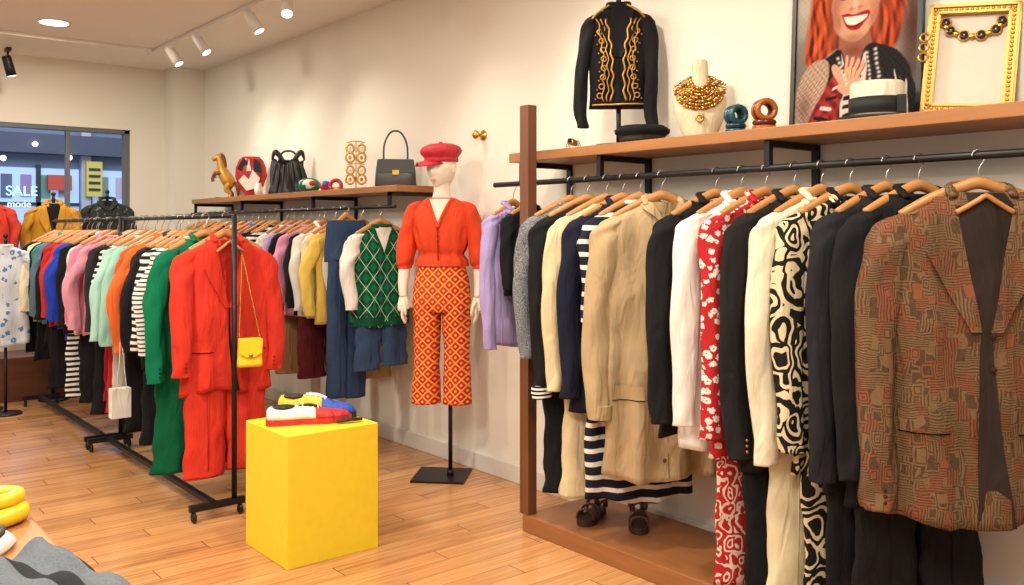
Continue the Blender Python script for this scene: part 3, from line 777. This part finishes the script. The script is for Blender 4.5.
def sandal(b,L,m,solem):
    def hwid(t): return interp([(0,.018),(.06,.030),(.2,.034),(.45,.031),(.72,.046),(.9,.036),(.98,.018),(1,.006)],t)
    T=[0,.03,.08,.15,.25,.35,.45,.6,.72,.82,.9,.96,1]
    ring=[(L*t,hwid(t)) for t in T]+[(L*t,-hwid(t)) for t in reversed(T)]
    b.loft([[(x,y,z) for x,y in ring] for z in (0,.005,.026,.03)],solem,smooth=False)
    for t,h,wd in ((.82,.042,.016),(.62,.052,.018),(.42,.070,.012)):
        w_=hwid(t); b.tube([(L*t,-w_,.024),(L*t-.004,-w_*.8,.024+h*.7),(L*t-.008,0,.024+h),(L*t-.004,w_*.8,.024+h*.7),(L*t,w_,.024)],wd,m,n=8,flat=.35)
    b.tube([(L*.42,-.03,.07),(L*.2,-.036,.08),(L*.02,0,.085),(L*.2,.036,.08),(L*.42,.03,.07)],.009,m,n=8,flat=.6)
    b.tube([(L*.03,-.022,.028),(L*.03,-.024,.07)],.012,m,n=8); b.tube([(L*.03,.022,.028),(L*.03,.024,.07)],.012,m,n=8)
    b.ring((L*.30,-.039,.076),.008,.002,M['gold'],axis='y',n=10)
Rr=fab(186,36,34,.6);Wh=fab(226,222,216,.6);Bk=fab(24,24,26,.6);Bu=fab(36,78,178,.6);Ye=fab(224,190,40,.6)
b=B(); b.M=Matrix.Translation((-.20,-.05,0))@Matrix.Rotation(math.radians(4),4,'Z')
shoe(b,.37,(Rr,Wh,Rr,Bk,Bk),.85,1.3)
b.M=Matrix.Translation((-.15,.085,0))@Matrix.Rotation(math.radians(-8),4,'Z')
shoe(b,.35,(Bk,Ye,Bu,Wh,Bk),1.25,1.25)
b.M=Matrix()
b.tube([(.10,-.10,.012),(.16,-.09,.016),(.21,-.07,.012)],[.010,.014,.010],Bk,n=10,flat=.6)
b.fin('colour_block_sneakers',(1.865,3.66,.55),-25)

# ------------------------------------------------------------------ foreground table
tb=empty('display_table',(-.10,1.58,0))
b=B(); b.box((-.6,-.75,.71),(.56,.76,.75),M['oak'])
for sx,sy in((-.5,-.65),(.48,-.65),(-.5,.66),(.48,.66)): b.box((sx-.025,sy-.025,0),(sx+.025,sy+.025,.71),M['metal'])
b.fin('table',parent=tb,bevel=.006)
b=B(); YP=plain('yellow_resin',(220,178,34),.25)
b.ring((0,0,.022),.062,.02,YP,sz=.8); b.ring((.015,.015,.052),.05,.017,YP,sz=.8); b.fin('yellow_resin_bangles',(.375,2.26,.75),20)
b=B(); b.lathe([(.001,0),(.12,0),(.13,.012),(.11,.03),(.07,.05),(.001,.055)],Wh,sy=.75); b.ring((0,0,.034),.103,.006,Bk,sz=.75); b.ell((.02,0,.052),(.05,.03,.012),Bk)
b.fin('white_black_clutch',(.27,2.08,.75),25)
n_=NT('striped_denim_scarf'); o_=n_.sep()
f1=n_.math('LESS_THAN',n_.math('FRACT',n_.math('DIVIDE',o_[0],.11)),.3)
f2=n_.math('LESS_THAN',n_.math('ABSOLUTE',n_.math('SUBTRACT',n_.math('FRACT',n_.math('DIVIDE',o_[0],.22)),.62)),.03)
cc_=n_.mix(n_.noise(220,3),lin((62,68,76)),lin((108,114,120))); cc_=n_.mix(f1,cc_,lin((32,34,38))); cc_=n_.mix(f2,cc_,lin((160,40,38)))
n_.bump(n_.noise(300,2),.5,.003); SCF=n_.fin(cc_,.92)
b=B(); rings=[]
for i in range(50):
    u=i/49; row=[]
    for j in range(36):
        v=j/35; xx=-.19+.33*u; yy=-.26+.44*v
        z=.050+.012*math.sin(11*u+4*v)+.008*math.sin(15*v+5*u)+.005*math.sin(26*u-9*v)
        if xx>.105: z-= (xx-.105)*1.8
        if v>.9 : z-=.05*(v-.9)/.1
        row.append((xx,yy+.012*math.sin(9*u),z))
    rings.append(row)
b.loft(rings,SCF,closed=False); o=b.fin('folded_striped_scarf',(.325,1.73,.765),12)
md=o.modifiers.new('s','SOLIDIFY'); md.thickness=.035; md.offset=-1

# ------------------------------------------------------------------ right bay
ZD=1.63; XD=2.87
simple('display_platform',(2.70,.2,0),(RX-.02,3.20,.08),M['platwood'],.004)
simple('wooden_upright',(2.70,3.16,.08),(2.755,3.22,1.98),M['dkwood'],.003)
simple('wall_shelf',(2.84,.2,1.735),(RX-.001,3.47,1.78),M['oak'],.003)
b=B()
b.tube([(XD,.3,ZD),(XD,3.62,ZD)],.013,M['metal'],n=12,k=1)
for Y in (3.40,2.86,1.98,.6):
    b.box((2.86,Y-.012,1.710),(RX-.004,Y+.012,1.734),M['metal']); b.box((XD-.012,Y-.012,ZD),(XD+.012,Y+.012,1.72),M['metal']); b.box((RX-.02,Y-.015,1.50),(RX-.004,Y+.015,1.734),M['metal'])
b.fin('clothes_rail')
redfl=floral('red_floral_print',(166,32,36),(222,208,196),34,.40); sw=swirl('black_cream_swirl_print',(22,20,19),(204,188,152),14,24,.2,.9)
pr2=swirl('red_swirl_print',(160,32,34),(210,186,168),26,18,.3,.7)
trench=fab(182,158,120); txt=fab(30,29,30,.95)
tw=tweed('brown_geometric_tweed',(112,84,56),(54,36,26),(128,62,40),21)
nvs=stripes('navy_white_wide_stripe',(26,28,42),(212,208,198),.055,.35)
grk=swirl('grey_fleck_knit',(130,132,136),(86,88,92),60)
Y0=-24
garment('lilac_shirt',2.96,3.58,ZD,0,W=.34,L=.70,body=fab(168,152,200),sl=.72,neck='shirt')
garment('black_silk_shirt',2.98,3.48,ZD,0,W=.30,L=.45,body=M['black'],sl=.4)
garment('grey_fleck_sweater',XD,3.05,ZD,Y0,W=.44,L=.70,body=grk,sl=.72)
garment('black_bomber_jacket',XD,2.94,ZD,Y0,W=.47,L=.76,body=M['black'],sl=.86,neck='button',cuff=stripes('striped_cuff',(20,20,22),(225,222,215),.018,.5),legs=(M['black'],.6,1.30,.11))
garment('cream_cardigan',XD,2.82,ZD,Y0,W=.47,L=.8,body=fab(216,198,156),sl=.82,neck='button',legs=(fab(210,192,152),.6,1.28,.1))
garment('navy_blazer',XD,2.72,ZD,Y0,W=.47,L=.88,body=M['navy'],sl=.84,neck='lapel')
garment('navy_striped_dress',XD,2.62,ZD,Y0,W=.47,L=1.26,body=nvs,sl=.5,flare=1.1,sag=.4)
garment('beige_trench_coat',XD-.01,2.49,ZD,-34,W=.51,L=1.14,body=trench,sl=.90,neck='shirt',buttons=fab(110,80,50),nb=5,flare=.98,D=.12,cuff=fab(172,148,110),pockets=True,inner=fab(160,134,94),trim=fab(176,152,114),fold=.02,sag=.4)
garment('black_long_blazer',XD,2.22,ZD,Y0,W=.48,L=.90,body=M['black'],sl=.84,neck='lapel',inner=fab(215,210,196),vd=.35)
garment('white_blouse',XD,2.10,ZD,Y0,W=.47,L=.93,body=M['white'],sl=.84,neck='shirt')
garment('red_floral_shirt',XD,1.99,ZD,Y0,W=.47,L=.93,body=redfl,sl=.86,neck='shirt',buttons=M['white'],nb=6,legs=(pr2,.6,1.40,.10))
garment('black_boucle_jacket',XD,1.87,ZD,Y0,W=.48,L=.98,body=txt,sl=.90,neck='lapel',inner=redfl,vd=.22,buttons=M['gold'],legs=(M['black'],.6,1.42,.11))
garment('cream_silk_blouse',XD,1.76,ZD,Y0,W=.47,L=.94,body=fab(222,212,184),sl=.92,neck='shirt',legs=(fab(218,206,170),.6,1.42,.10))
garment('swirl_print_shirt',XD,1.65,ZD,Y0-4,W=.48,L=.94,body=sw,sl=.88,neck='shirt',legs=(sw,.6,1.42,.10))
garment('black_dress_coat',XD,1.52,ZD,-26,W=.48,L=.98,body=fab(32,32,36),sl=.94,neck='lapel',legs=(M['black'],.6,1.40,.11),vd=.3)
garment('black_blazer',XD,1.41,ZD,-30,W=.49,L=.98,body=M['black'],sl=.9,neck='lapel',legs=(M['black'],.6,1.30,.11))
garment('brown_tweed_blazer',XD-.01,1.22,ZD,-50,W=.57,L=1.00,body=tw,sl=.96,neck='lapel',inner=fab(46,36,30),buttons=fab(60,36,20),nb=2,pockets=True,D=.13,vd=.42,openw=.012,flare=1.03,fold=.018,sag=.5)
for i,(X,Y,yw) in enumerate(((2.90,2.94,205),(2.99,2.74,225))):
    b=B(); b.M=Matrix.Translation((-.12,0,0)); bc=plain('dark_brown_leather',(84,44,28),.4); sandal(b,.25,bc,plain('sandal_sole',(50,30,20),.6))
    b.fin('brown_leather_sandal',(X,Y,.08),yw)

# ------------------------------------------------------------------ right shelf items
ZT=1.78
GE=M['goldp']
def emb(g,fy,panel,rows):
    for sg in (-1,1):
        for row in range(3):
            P=[]
            for i in range(17):
                t=i/16; s=.06+.38*t; xx=sg*(.012+.020*row+.045*(1-t)**2+.02*t*t+.006*math.sin(i*2.1+row)); P.append((xx,fy(xx,s)-.010,-s))
            g.tube(P,.0032 if row else .005,GE,n=6,k=2)
        for i in range(8):
            s=.12+.042*i; xx=sg*(.085-.02*math.sin(i*.45)); g.ring((xx,fy(xx,s)-.009,-s),.012,.003,GE,axis='y',n=10)
            g.ell((xx+sg*.02,fy(xx,s)-.006,-s-.015),.0045,GE,6)
        g.tube([(sg*.04,-.05,.0),(sg*.09,-.055,-.03),(sg*.12,-.045,-.06)],.005,GE,n=6)
    g.tube([(x_,fy(x_,.455)-.007,-.455) for x_ in [-.12+.03*i for i in range(9)]],.005,GE,n=6)
garment('embroidered_matador_jacket',3.03,2.90,2.43+.115,-48,W=.29,L=.47,body=M['black'],sl=.57,slo=.006,neck='lapel',inner=fab(22,22,24),vd=.24,D=.08,hanger=False,stand=.65,extra=emb,fold=.004)
def capm(name,X,Y,yaw,m,band,r=.12):
    b=B(); b.lathe([(.001,.0),(r*.8,.0),(r*.82,.03),(r*1.0,.045),(r*1.02,.06),(r*.8,.078),(.001,.088)],m,sy=.9)
    b.lathe([(r*.83,.005),(r*.84,.005),(r*.845,.032),(r*.83,.032)],band,sy=.9)
    b.lathe([(.001,-.0),(r*.7,-.0),(r*.72,.006),(.001,.01)],m,c=(0,-r*.55,0),sy=.75)
    return b.fin(name,(X,Y,ZT),yaw)
capm('black_sailor_cap',2.97,2.70,-50,M['black'],fab(60,50,40))
b=B(); b.tube([(-.025,0,.035),(.025,0,.04)],[.014,.018],M['gold'])
for sg in (-1,1):
    for i in range(3): b.tube([(-.012+.013*i,0,.035),(-.016+.016*i,sg*.02,.045),(-.02+.02*i,sg*.033,.0)],.002,M['metal'],n=5)
b.ell((.04,0,.045),.011,M['metal'],8); b.fin('beetle_figurine',(2.96,3.13,ZT),200)
# necklace bust
b=B(); BU=fab(214,198,164,.7)
rings=[]
for z,wx,dy in ((0,.06,.045),(.015,.07,.05),(.08,.095,.055),(.15,.11,.055),(.19,.10,.05),(.22,.055,.04),(.26,.038,.036),(.31,.034,.034),(.335,.03,.03),(.34,.02,.02)):
    rings.append((wx,dy,z))
b.loft([el(q[0],q[1],q[2],0,-.0+.02*(q[2]/.3)) for q in smooth_path(rings,4)],BU)
def bustY(x_,z_):
    P=rings; wx=interp([(p[2],p[0]) for p in P],z_); dy=interp([(p[2],p[1]) for p in P],z_)
    return .02*z_/.3-dy*math.sqrt(max(.05,1-min(.95,(x_/wx)**2)))
tpz=plain('topaz_bead',(120,70,30),.2)
for k in range(7):
    for i in range(13+2*k):
        a=PI*(i/(12+2*k)); R=.036+.0095*k
        xx=R*math.cos(a)*1.1; zz=.265-R*math.sin(a)*1.5-.006*k*abs(math.cos(a))**2
        b.ell((xx,bustY(xx,zz)-.006,zz),(.0085,.007,.0085) if (i+k)%3 else (.006,.006,.006),M['gold'] if (i+k)%4 else tpz,8)
b.ring((0,bustY(0,.10)-.012,.085),.014,.005,M['gold'],axis='y',n=12)
b.fin('gold_necklace_bust',(3.02,2.42,ZT),-52)
TE=plain('teal_resin',(18,78,90),.25); AM=plain('amber_resin',(160,84,34),.25)
def bangle(name,X,Y,yaw,m,R,m2):
    b=B()
    for dy,mm in ((-.022,m),(0.0,m2),(.022,m)):
        b.ring((0,dy,R+.048),R,.012,mm,axis='y')
    b.ring((0,0,.012),R*1.05,.012,m,axis='z'); b.ring((0,0,.034),R*1.0,.012,m2,axis='z')
    return b.fin(name,(X,Y,ZT),yaw)
bangle('teal_resin_bangles',2.97,2.20,-25,TE,.030,plain('dark_teal',(20,50,66),.25))
bangle('amber_resin_bangles',2.96,2.06,-35,AM,.034,plain('dark_amber',(86,36,20),.25))

# framed poster: flat print, its picture held as vertex colours on a fine grid
PW=.53; PH=.80
pst=empty('framed_fashion_poster',(3.15,1.80,ZT)); pst.rotation_euler=(math.radians(-3),0,math.radians(-90))
b=B(); FRM=plain('black_picture_frame',(26,22,20),.35)
for a,c in (((-PW/2,-.02,0),(PW/2,0,.022)),((-PW/2,-.02,PH-.022),(PW/2,0,PH)),((-PW/2,-.02,0),(-PW/2+.018,0,PH)),((PW/2-.018,-.02,0),(PW/2,0,PH))): b.box(a,c,FRM)
b.fin('frame',parent=pst)
GX,GY=230,340
us=np.linspace(-PW/2+.012,PW/2-.012,GX); vs=np.linspace(.014,PH-.014,GY)
UU,VV=np.meshgrid(us,vs)
px_=(UU+.255)/.51*125; py_=116-VV*262      # print's own drawing units
def nz(fx,fy,k=6,seed=0):
    r=np.random.RandomState(seed); o=np.zeros_like(px_)
    for i in range(k):
        a=r.uniform(-1,1); o+=np.sin(px_*fx*(.5+r.rand())+py_*fy*(.5+r.rand())*math.copysign(1,a)+r.rand()*6.28+1.5*np.sin(py_*.06*(1+r.rand())+r.rand()*6))
    return o/k
wx_=px_+1.1*nz(.25,.2,4,1); wy_=py_+1.1*nz(.2,.25,4,2)
img=np.zeros((GY,GX,3))
def colr(c): return np.array(lin(c)[:3])
def sdf(poly):
    P=np.array(smooth_path(list(poly)+[poly[0]],4)[:-1]); d=np.full(px_.shape,1e9); inside=np.zeros(px_.shape,bool)
    n=len(P)
    for i in range(n):
        a=P[i]; c=P[(i+1)%n]; e=c-a; L2=max((e**2).sum(),1e-9)
        t=np.clip(((wx_-a[0])*e[0]+(wy_-a[1])*e[1])/L2,0,1)
        d=np.minimum(d,(wx_-a[0]-t*e[0])**2+(wy_-a[1]-t*e[1])**2)
        cond=((a[1]>wy_)!=(c[1]>wy_)) & (wx_<(c[0]-a[0])*(wy_-a[1])/((c[1]-a[1]) if abs(c[1]-a[1])>1e-9 else 1e-9)+a[0])
        inside^=cond
    return np.where(inside,-1,1)*np.sqrt(d)
def lay(poly,col,soft=1.2,op=1.0,var=None,col2=None):
    al=np.clip(.5-sdf(poly)/soft,0,1)*op
    base=colr(col)[None,None,:]*np.ones_like(img)
    if col2 is not None:
        t=np.clip(.5+var*1.2,0,1)[...,None]; base=base*(1-t)+colr(col2)[None,None,:]*t
    img[:]=img*(1-al[...,None])+base*al[...,None]
def blob(cx,cy,rx,ry,col,op,hard=1.0):
    q=((wx_-cx)/rx)**2+((wy_-cy)/ry)**2; al=np.exp(-q*hard)*op
    img[:]=img*(1-al[...,None])+colr(col)[None,None,:]*al[...,None]
n1=nz(.08,.06,5,5); hairn=nz(.9,.12,7,7); fine=nz(1.3,1.1,6,9)
t=np.clip(.5+n1,0,1)[...,None]; img[:]=colr((160,150,136))*(1-t)+colr((196,186,168))*t
blob(6,60,22,60,(80,72,66),.7); blob(118,20,16,90,(74,38,32),.97); blob(112,90,14,40,(50,30,28),.85)
lay([(11,44),(15,0),(26,-52),(60,-78),(94,-54),(110,-10),(106,32),(92,48),(72,38),(42,36),(26,54)],(78,18,10),5,1,hairn,(190,74,32))
lay([(20,30),(24,-20),(34,-48),(40,-44),(34,-8),(34,28),(28,40)],(104,24,12),3,.8,hairn,(214,100,48))
lay([(84,30),(88,-12),(82,-44),(92,-46),(102,-6),(98,28),(90,38)],(96,22,12),3,.8,hairn,(206,88,42))
lay([(48,14),(74,14),(80,50),(62,70),(50,50)],(156,98,76),2)
lay([(39,-6),(43,-36),(58,-50),(78,-40),(86,-8),(82,12),(69,28),(54,27),(43,14)],(208,154,124),2)
blob(43,-2,6,26,(140,76,54),.7); blob(83,4,5,20,(148,84,62),.65); blob(62,26,14,5,(140,82,62),.6); blob(62,38,14,7,(104,56,44),.75)
blob(50,-2,6,5,(222,134,110),.5); blob(76,-2,6,5,(222,134,110),.5); blob(60,-34,12,8,(232,194,166),.6); blob(63,-10,3,8,(234,194,166),.6); blob(59,-4,2.5,2,(140,76,58),.6); blob(67,-4,2.5,2,(140,76,58),.6)
blob(46,8,2,9,(150,86,64),.5); blob(79,8,2,8,(150,86,64),.5)
for ex in (51,74):
    blob(ex,-17,6,3,(120,66,54),.6); lay([(ex-5,-16),(ex,-19),(ex+5,-16),(ex,-14)],(30,18,16),1); lay([(ex-6,-24),(ex,-28),(ex+6,-24),(ex,-26)],(90,36,22),1)
lay([(49,1),(56,0),(62,2),(69,0),(77,1),(73,12),(64,18),(54,13)],(160,20,28),1.2)
lay([(51.5,3.5),(62,4),(74.5,3.5),(71,10),(63,12.5),(55,10)],(230,222,208),1)
lay([(55,10.5),(63,12.8),(71,10.5),(66,13.5),(60,13.5)],(64,10,12),.8)
lay([(4,118),(8,82),(18,56),(38,40),(50,36),(60,66),(74,36),(88,36),(108,48),(119,74),(121,118)],(14,12,14),1.6,1,fine,(36,30,30))
lay([(50,40),(61,72),(75,40),(70,118),(52,118)],(200,190,176),1.2)
for i in range(7): lay([(53,56+i*9),(69,54+i*9),(69,58+i*9),(53,60+i*9)],(24,20,22),.8)
lay([(3,74),(12,52),(26,42),(38,50),(30,84),(12,112),(3,110)],(150,118,100),2,1,fine,(186,158,136))
blob(12,90,8,18,(90,62,54),.7)
lay([(10,118),(24,90),(40,64),(54,50),(62,54),(58,70),(50,88),(42,118)],(96,18,20),1.6,1,nz(.5,.4,5,21),(166,46,40))
for i in range(6): lay([(17+i*6,112-i*9),(30+i*5,117-i*11),(31+i*5,114-i*11),(18+i*6,109-i*9)],(20,16,18) if i%2 else (206,196,184),.8)
lay([(50,66),(58,54),(68,60),(69,74),(56,82),(47,76)],(206,154,126),1.2)
for i in range(4): x0=52+i*4.2; lay([(x0,66),(x0+3.4,65),(x0+6+i,46+i*2),(x0+3.4+i,43+i*2)],(212,160,132),1); lay([(x0+3.4,65),(x0+4,65),(x0+6.4+i,48+i*2),(x0+6+i,46+i*2)],(140,82,64),.8)
lay([(50,70),(43,60),(41,51),(45,50),(52,60)],(206,154,126),1)
blob(57,58,2.4,2.4,(220,180,90),.9)
for (xa,ya,xb,yb,nn) in ((76,42,84,114,17),(83,40,96,114,17),(46,44,56,70,7)):
    for i in range(nn):
        tt=i/(nn-1); blob(xa+(xb-xa)*tt,ya+(yb-ya)*tt,1.3,1.3,(224,216,204),.95)
for i in range(3): lay([(102+i*5,66+i*5),(103.4+i*5,66+i*5),(109+i*3.6,118),(107+i*3.6,118)],(200,192,180) if i%2==0 else (86,44,38),.8)
img*= (1+.12*fine[...,None]); img=np.clip(img*.88,0,1)
me=bpy.data.meshes.new('print')
vv=[(float(UU[j,i]),-.010,float(VV[j,i])) for j in range(GY) for i in range(GX)]
ff=[(j*GX+i,j*GX+i+1,(j+1)*GX+i+1,(j+1)*GX+i) for j in range(GY-1) for i in range(GX-1)]
me.from_pydata(vv,[],ff)
ca=me.color_attributes.new('print','FLOAT_COLOR','POINT')
buf=np.ones((GY*GX,4),dtype=np.float32); buf[:,:3]=img.reshape(-1,3); ca.data.foreach_set('color',buf.ravel())
n_=NT('poster_print'); at=n_.t.nodes.new('ShaderNodeAttribute'); at.attribute_name='print'
me.materials.append(n_.fin(at.outputs['Color'],.8))
po=bpy.data.objects.new('print',me); sc.collection.objects.link(po); po.parent=pst
# boater hat
b=B(); ST=fab(222,210,186,.7); BD=plain('hat_band_black',(14,14,16),.7)
b.lathe([(.001,.0),(.135,.0),(.14,.005),(.135,.011),(.088,.014),(.090,.034),(.090,.125),(.083,.134),(.001,.137)],ST,sy=.9,n=40)
b.lathe([(.0905,.022),(.0945,.022),(.0945,.078),(.0905,.078)],BD,sy=.9,n=40)
b.lathe([(.133,-.001),(.144,.005),(.133,.0125)],BD,sy=.9,n=40)
b.box((.06,-.072,.020),(.09,-.056,.080),BD)
b.fin('straw_boater_hat',(2.985,1.615,ZT+.001),-60)
# gold frame with jewellery
b=B(); FW=.28;FH=.39
for a,c in (((-FW/2,-.026,0),(FW/2,0,.038)),((-FW/2,-.026,FH-.038),(FW/2,0,FH)),((-FW/2,-.026,0),(-FW/2+.038,0,FH)),((FW/2-.038,-.026,0),(FW/2,0,FH))): b.box(a,c,GE)
for ins,yy in ((.006,-.034),(.028,-.032)):
    e=ins; t_=.008
    for a,c in (((-FW/2+e,yy,e),(FW/2-e,-.024,e+t_)),((-FW/2+e,yy,FH-e-t_),(FW/2-e,-.024,FH-e)),((-FW/2+e,yy,e),(-FW/2+e+t_,-.024,FH-e)),((FW/2-e-t_,yy,e),(FW/2-e,-.024,FH-e))): b.box(a,c,GE)
for i in range(24):
    v=.02+(FH-.04)*i/23
    for sg in (-1,1): b.ell((sg*(FW/2-.021),-.027,v),(.006,.004,.006),GE,8)
for i in range(16):
    u=-FW/2+.02+(FW-.04)*i/15
    for v in (.021,FH-.021): b.ell((u,-.027,v),(.006,.004,.006),GE,8)
b.box((-FW/2+.02,-.008,.02),(FW/2-.02,-.003,FH-.02),plain('frame_canvas',(206,196,180),.8))
dks=plain('dark_stone',(40,24,20),.2)
for i in range(11):
    a=PI*i/10; xx=.085*math.cos(a); zz=.325-.05*math.sin(a)
    b.ell((xx,-.018,zz),(.010,.008,.010) if i%2 else (.015,.009,.017),M['gold'] if i%2 else dks,10)
    if i%2==0: b.ring((xx,-.018,zz),.016,.003,M['gold'],axis='y',n=14)
for v in (.27,.235,.20): b.ring((-FW/2-.004,-.032,v),.015,.004,M['gold'],axis='y',n=12)
b.fin('gold_frame_with_jewellery',(3.09,1.36,ZT),rot=(math.radians(-10),math.radians(4),math.radians(-70)),bevel=.002)
# window display figures
garment('mustard_jacket_on_stand',1.80,8.12,1.72,-12,W=.36,L=.6,body=fab(186,132,40),sl=.5,neck='lapel',inner=M['black'],drop=.10,hanger=False,stand=1.62,D=.14)
garment('dark_floral_shirt_on_stand',2.22,8.12,1.75,-12,W=.36,L=.6,body=floral('dark_floral_print',(40,44,42),(110,112,96),26,.2),sl=.5,neck='shirt',hanger=False,drop=.10,stand=1.65,D=.14)
garment('red_jacket_on_stand',1.30,8.0,1.72,-12,W=.36,L=.45,body=fab(186,56,42),sl=.4,neck='lapel',hanger=False,drop=.10,stand=1.62,D=.14)
garment('blue_print_dress_on_stand',1.38,7.72,1.38,-10,W=.30,L=.75,body=floral('white_blue_print',(196,200,206),(80,120,170),16,.3),sl=.3,hanger=False,drop=.10,stand=1.28,D=.12,flare=1.1)

# ------------------------------------------------------------------ camera
cam=bpy.data.cameras.new('cam'); co=bpy.data.objects.new('camera',cam); sc.collection.objects.link(co)
cam.sensor_width=36; cam.lens=900/1024*36; cam.shift_y=-(292.5-230)/1024
co.location=(0,0,1.4); co.rotation_euler=(PI/2,0,-math.radians(39.5))
sc.camera=co
sc.view_settings.view_transform='Standard'; sc.view_settings.exposure=0
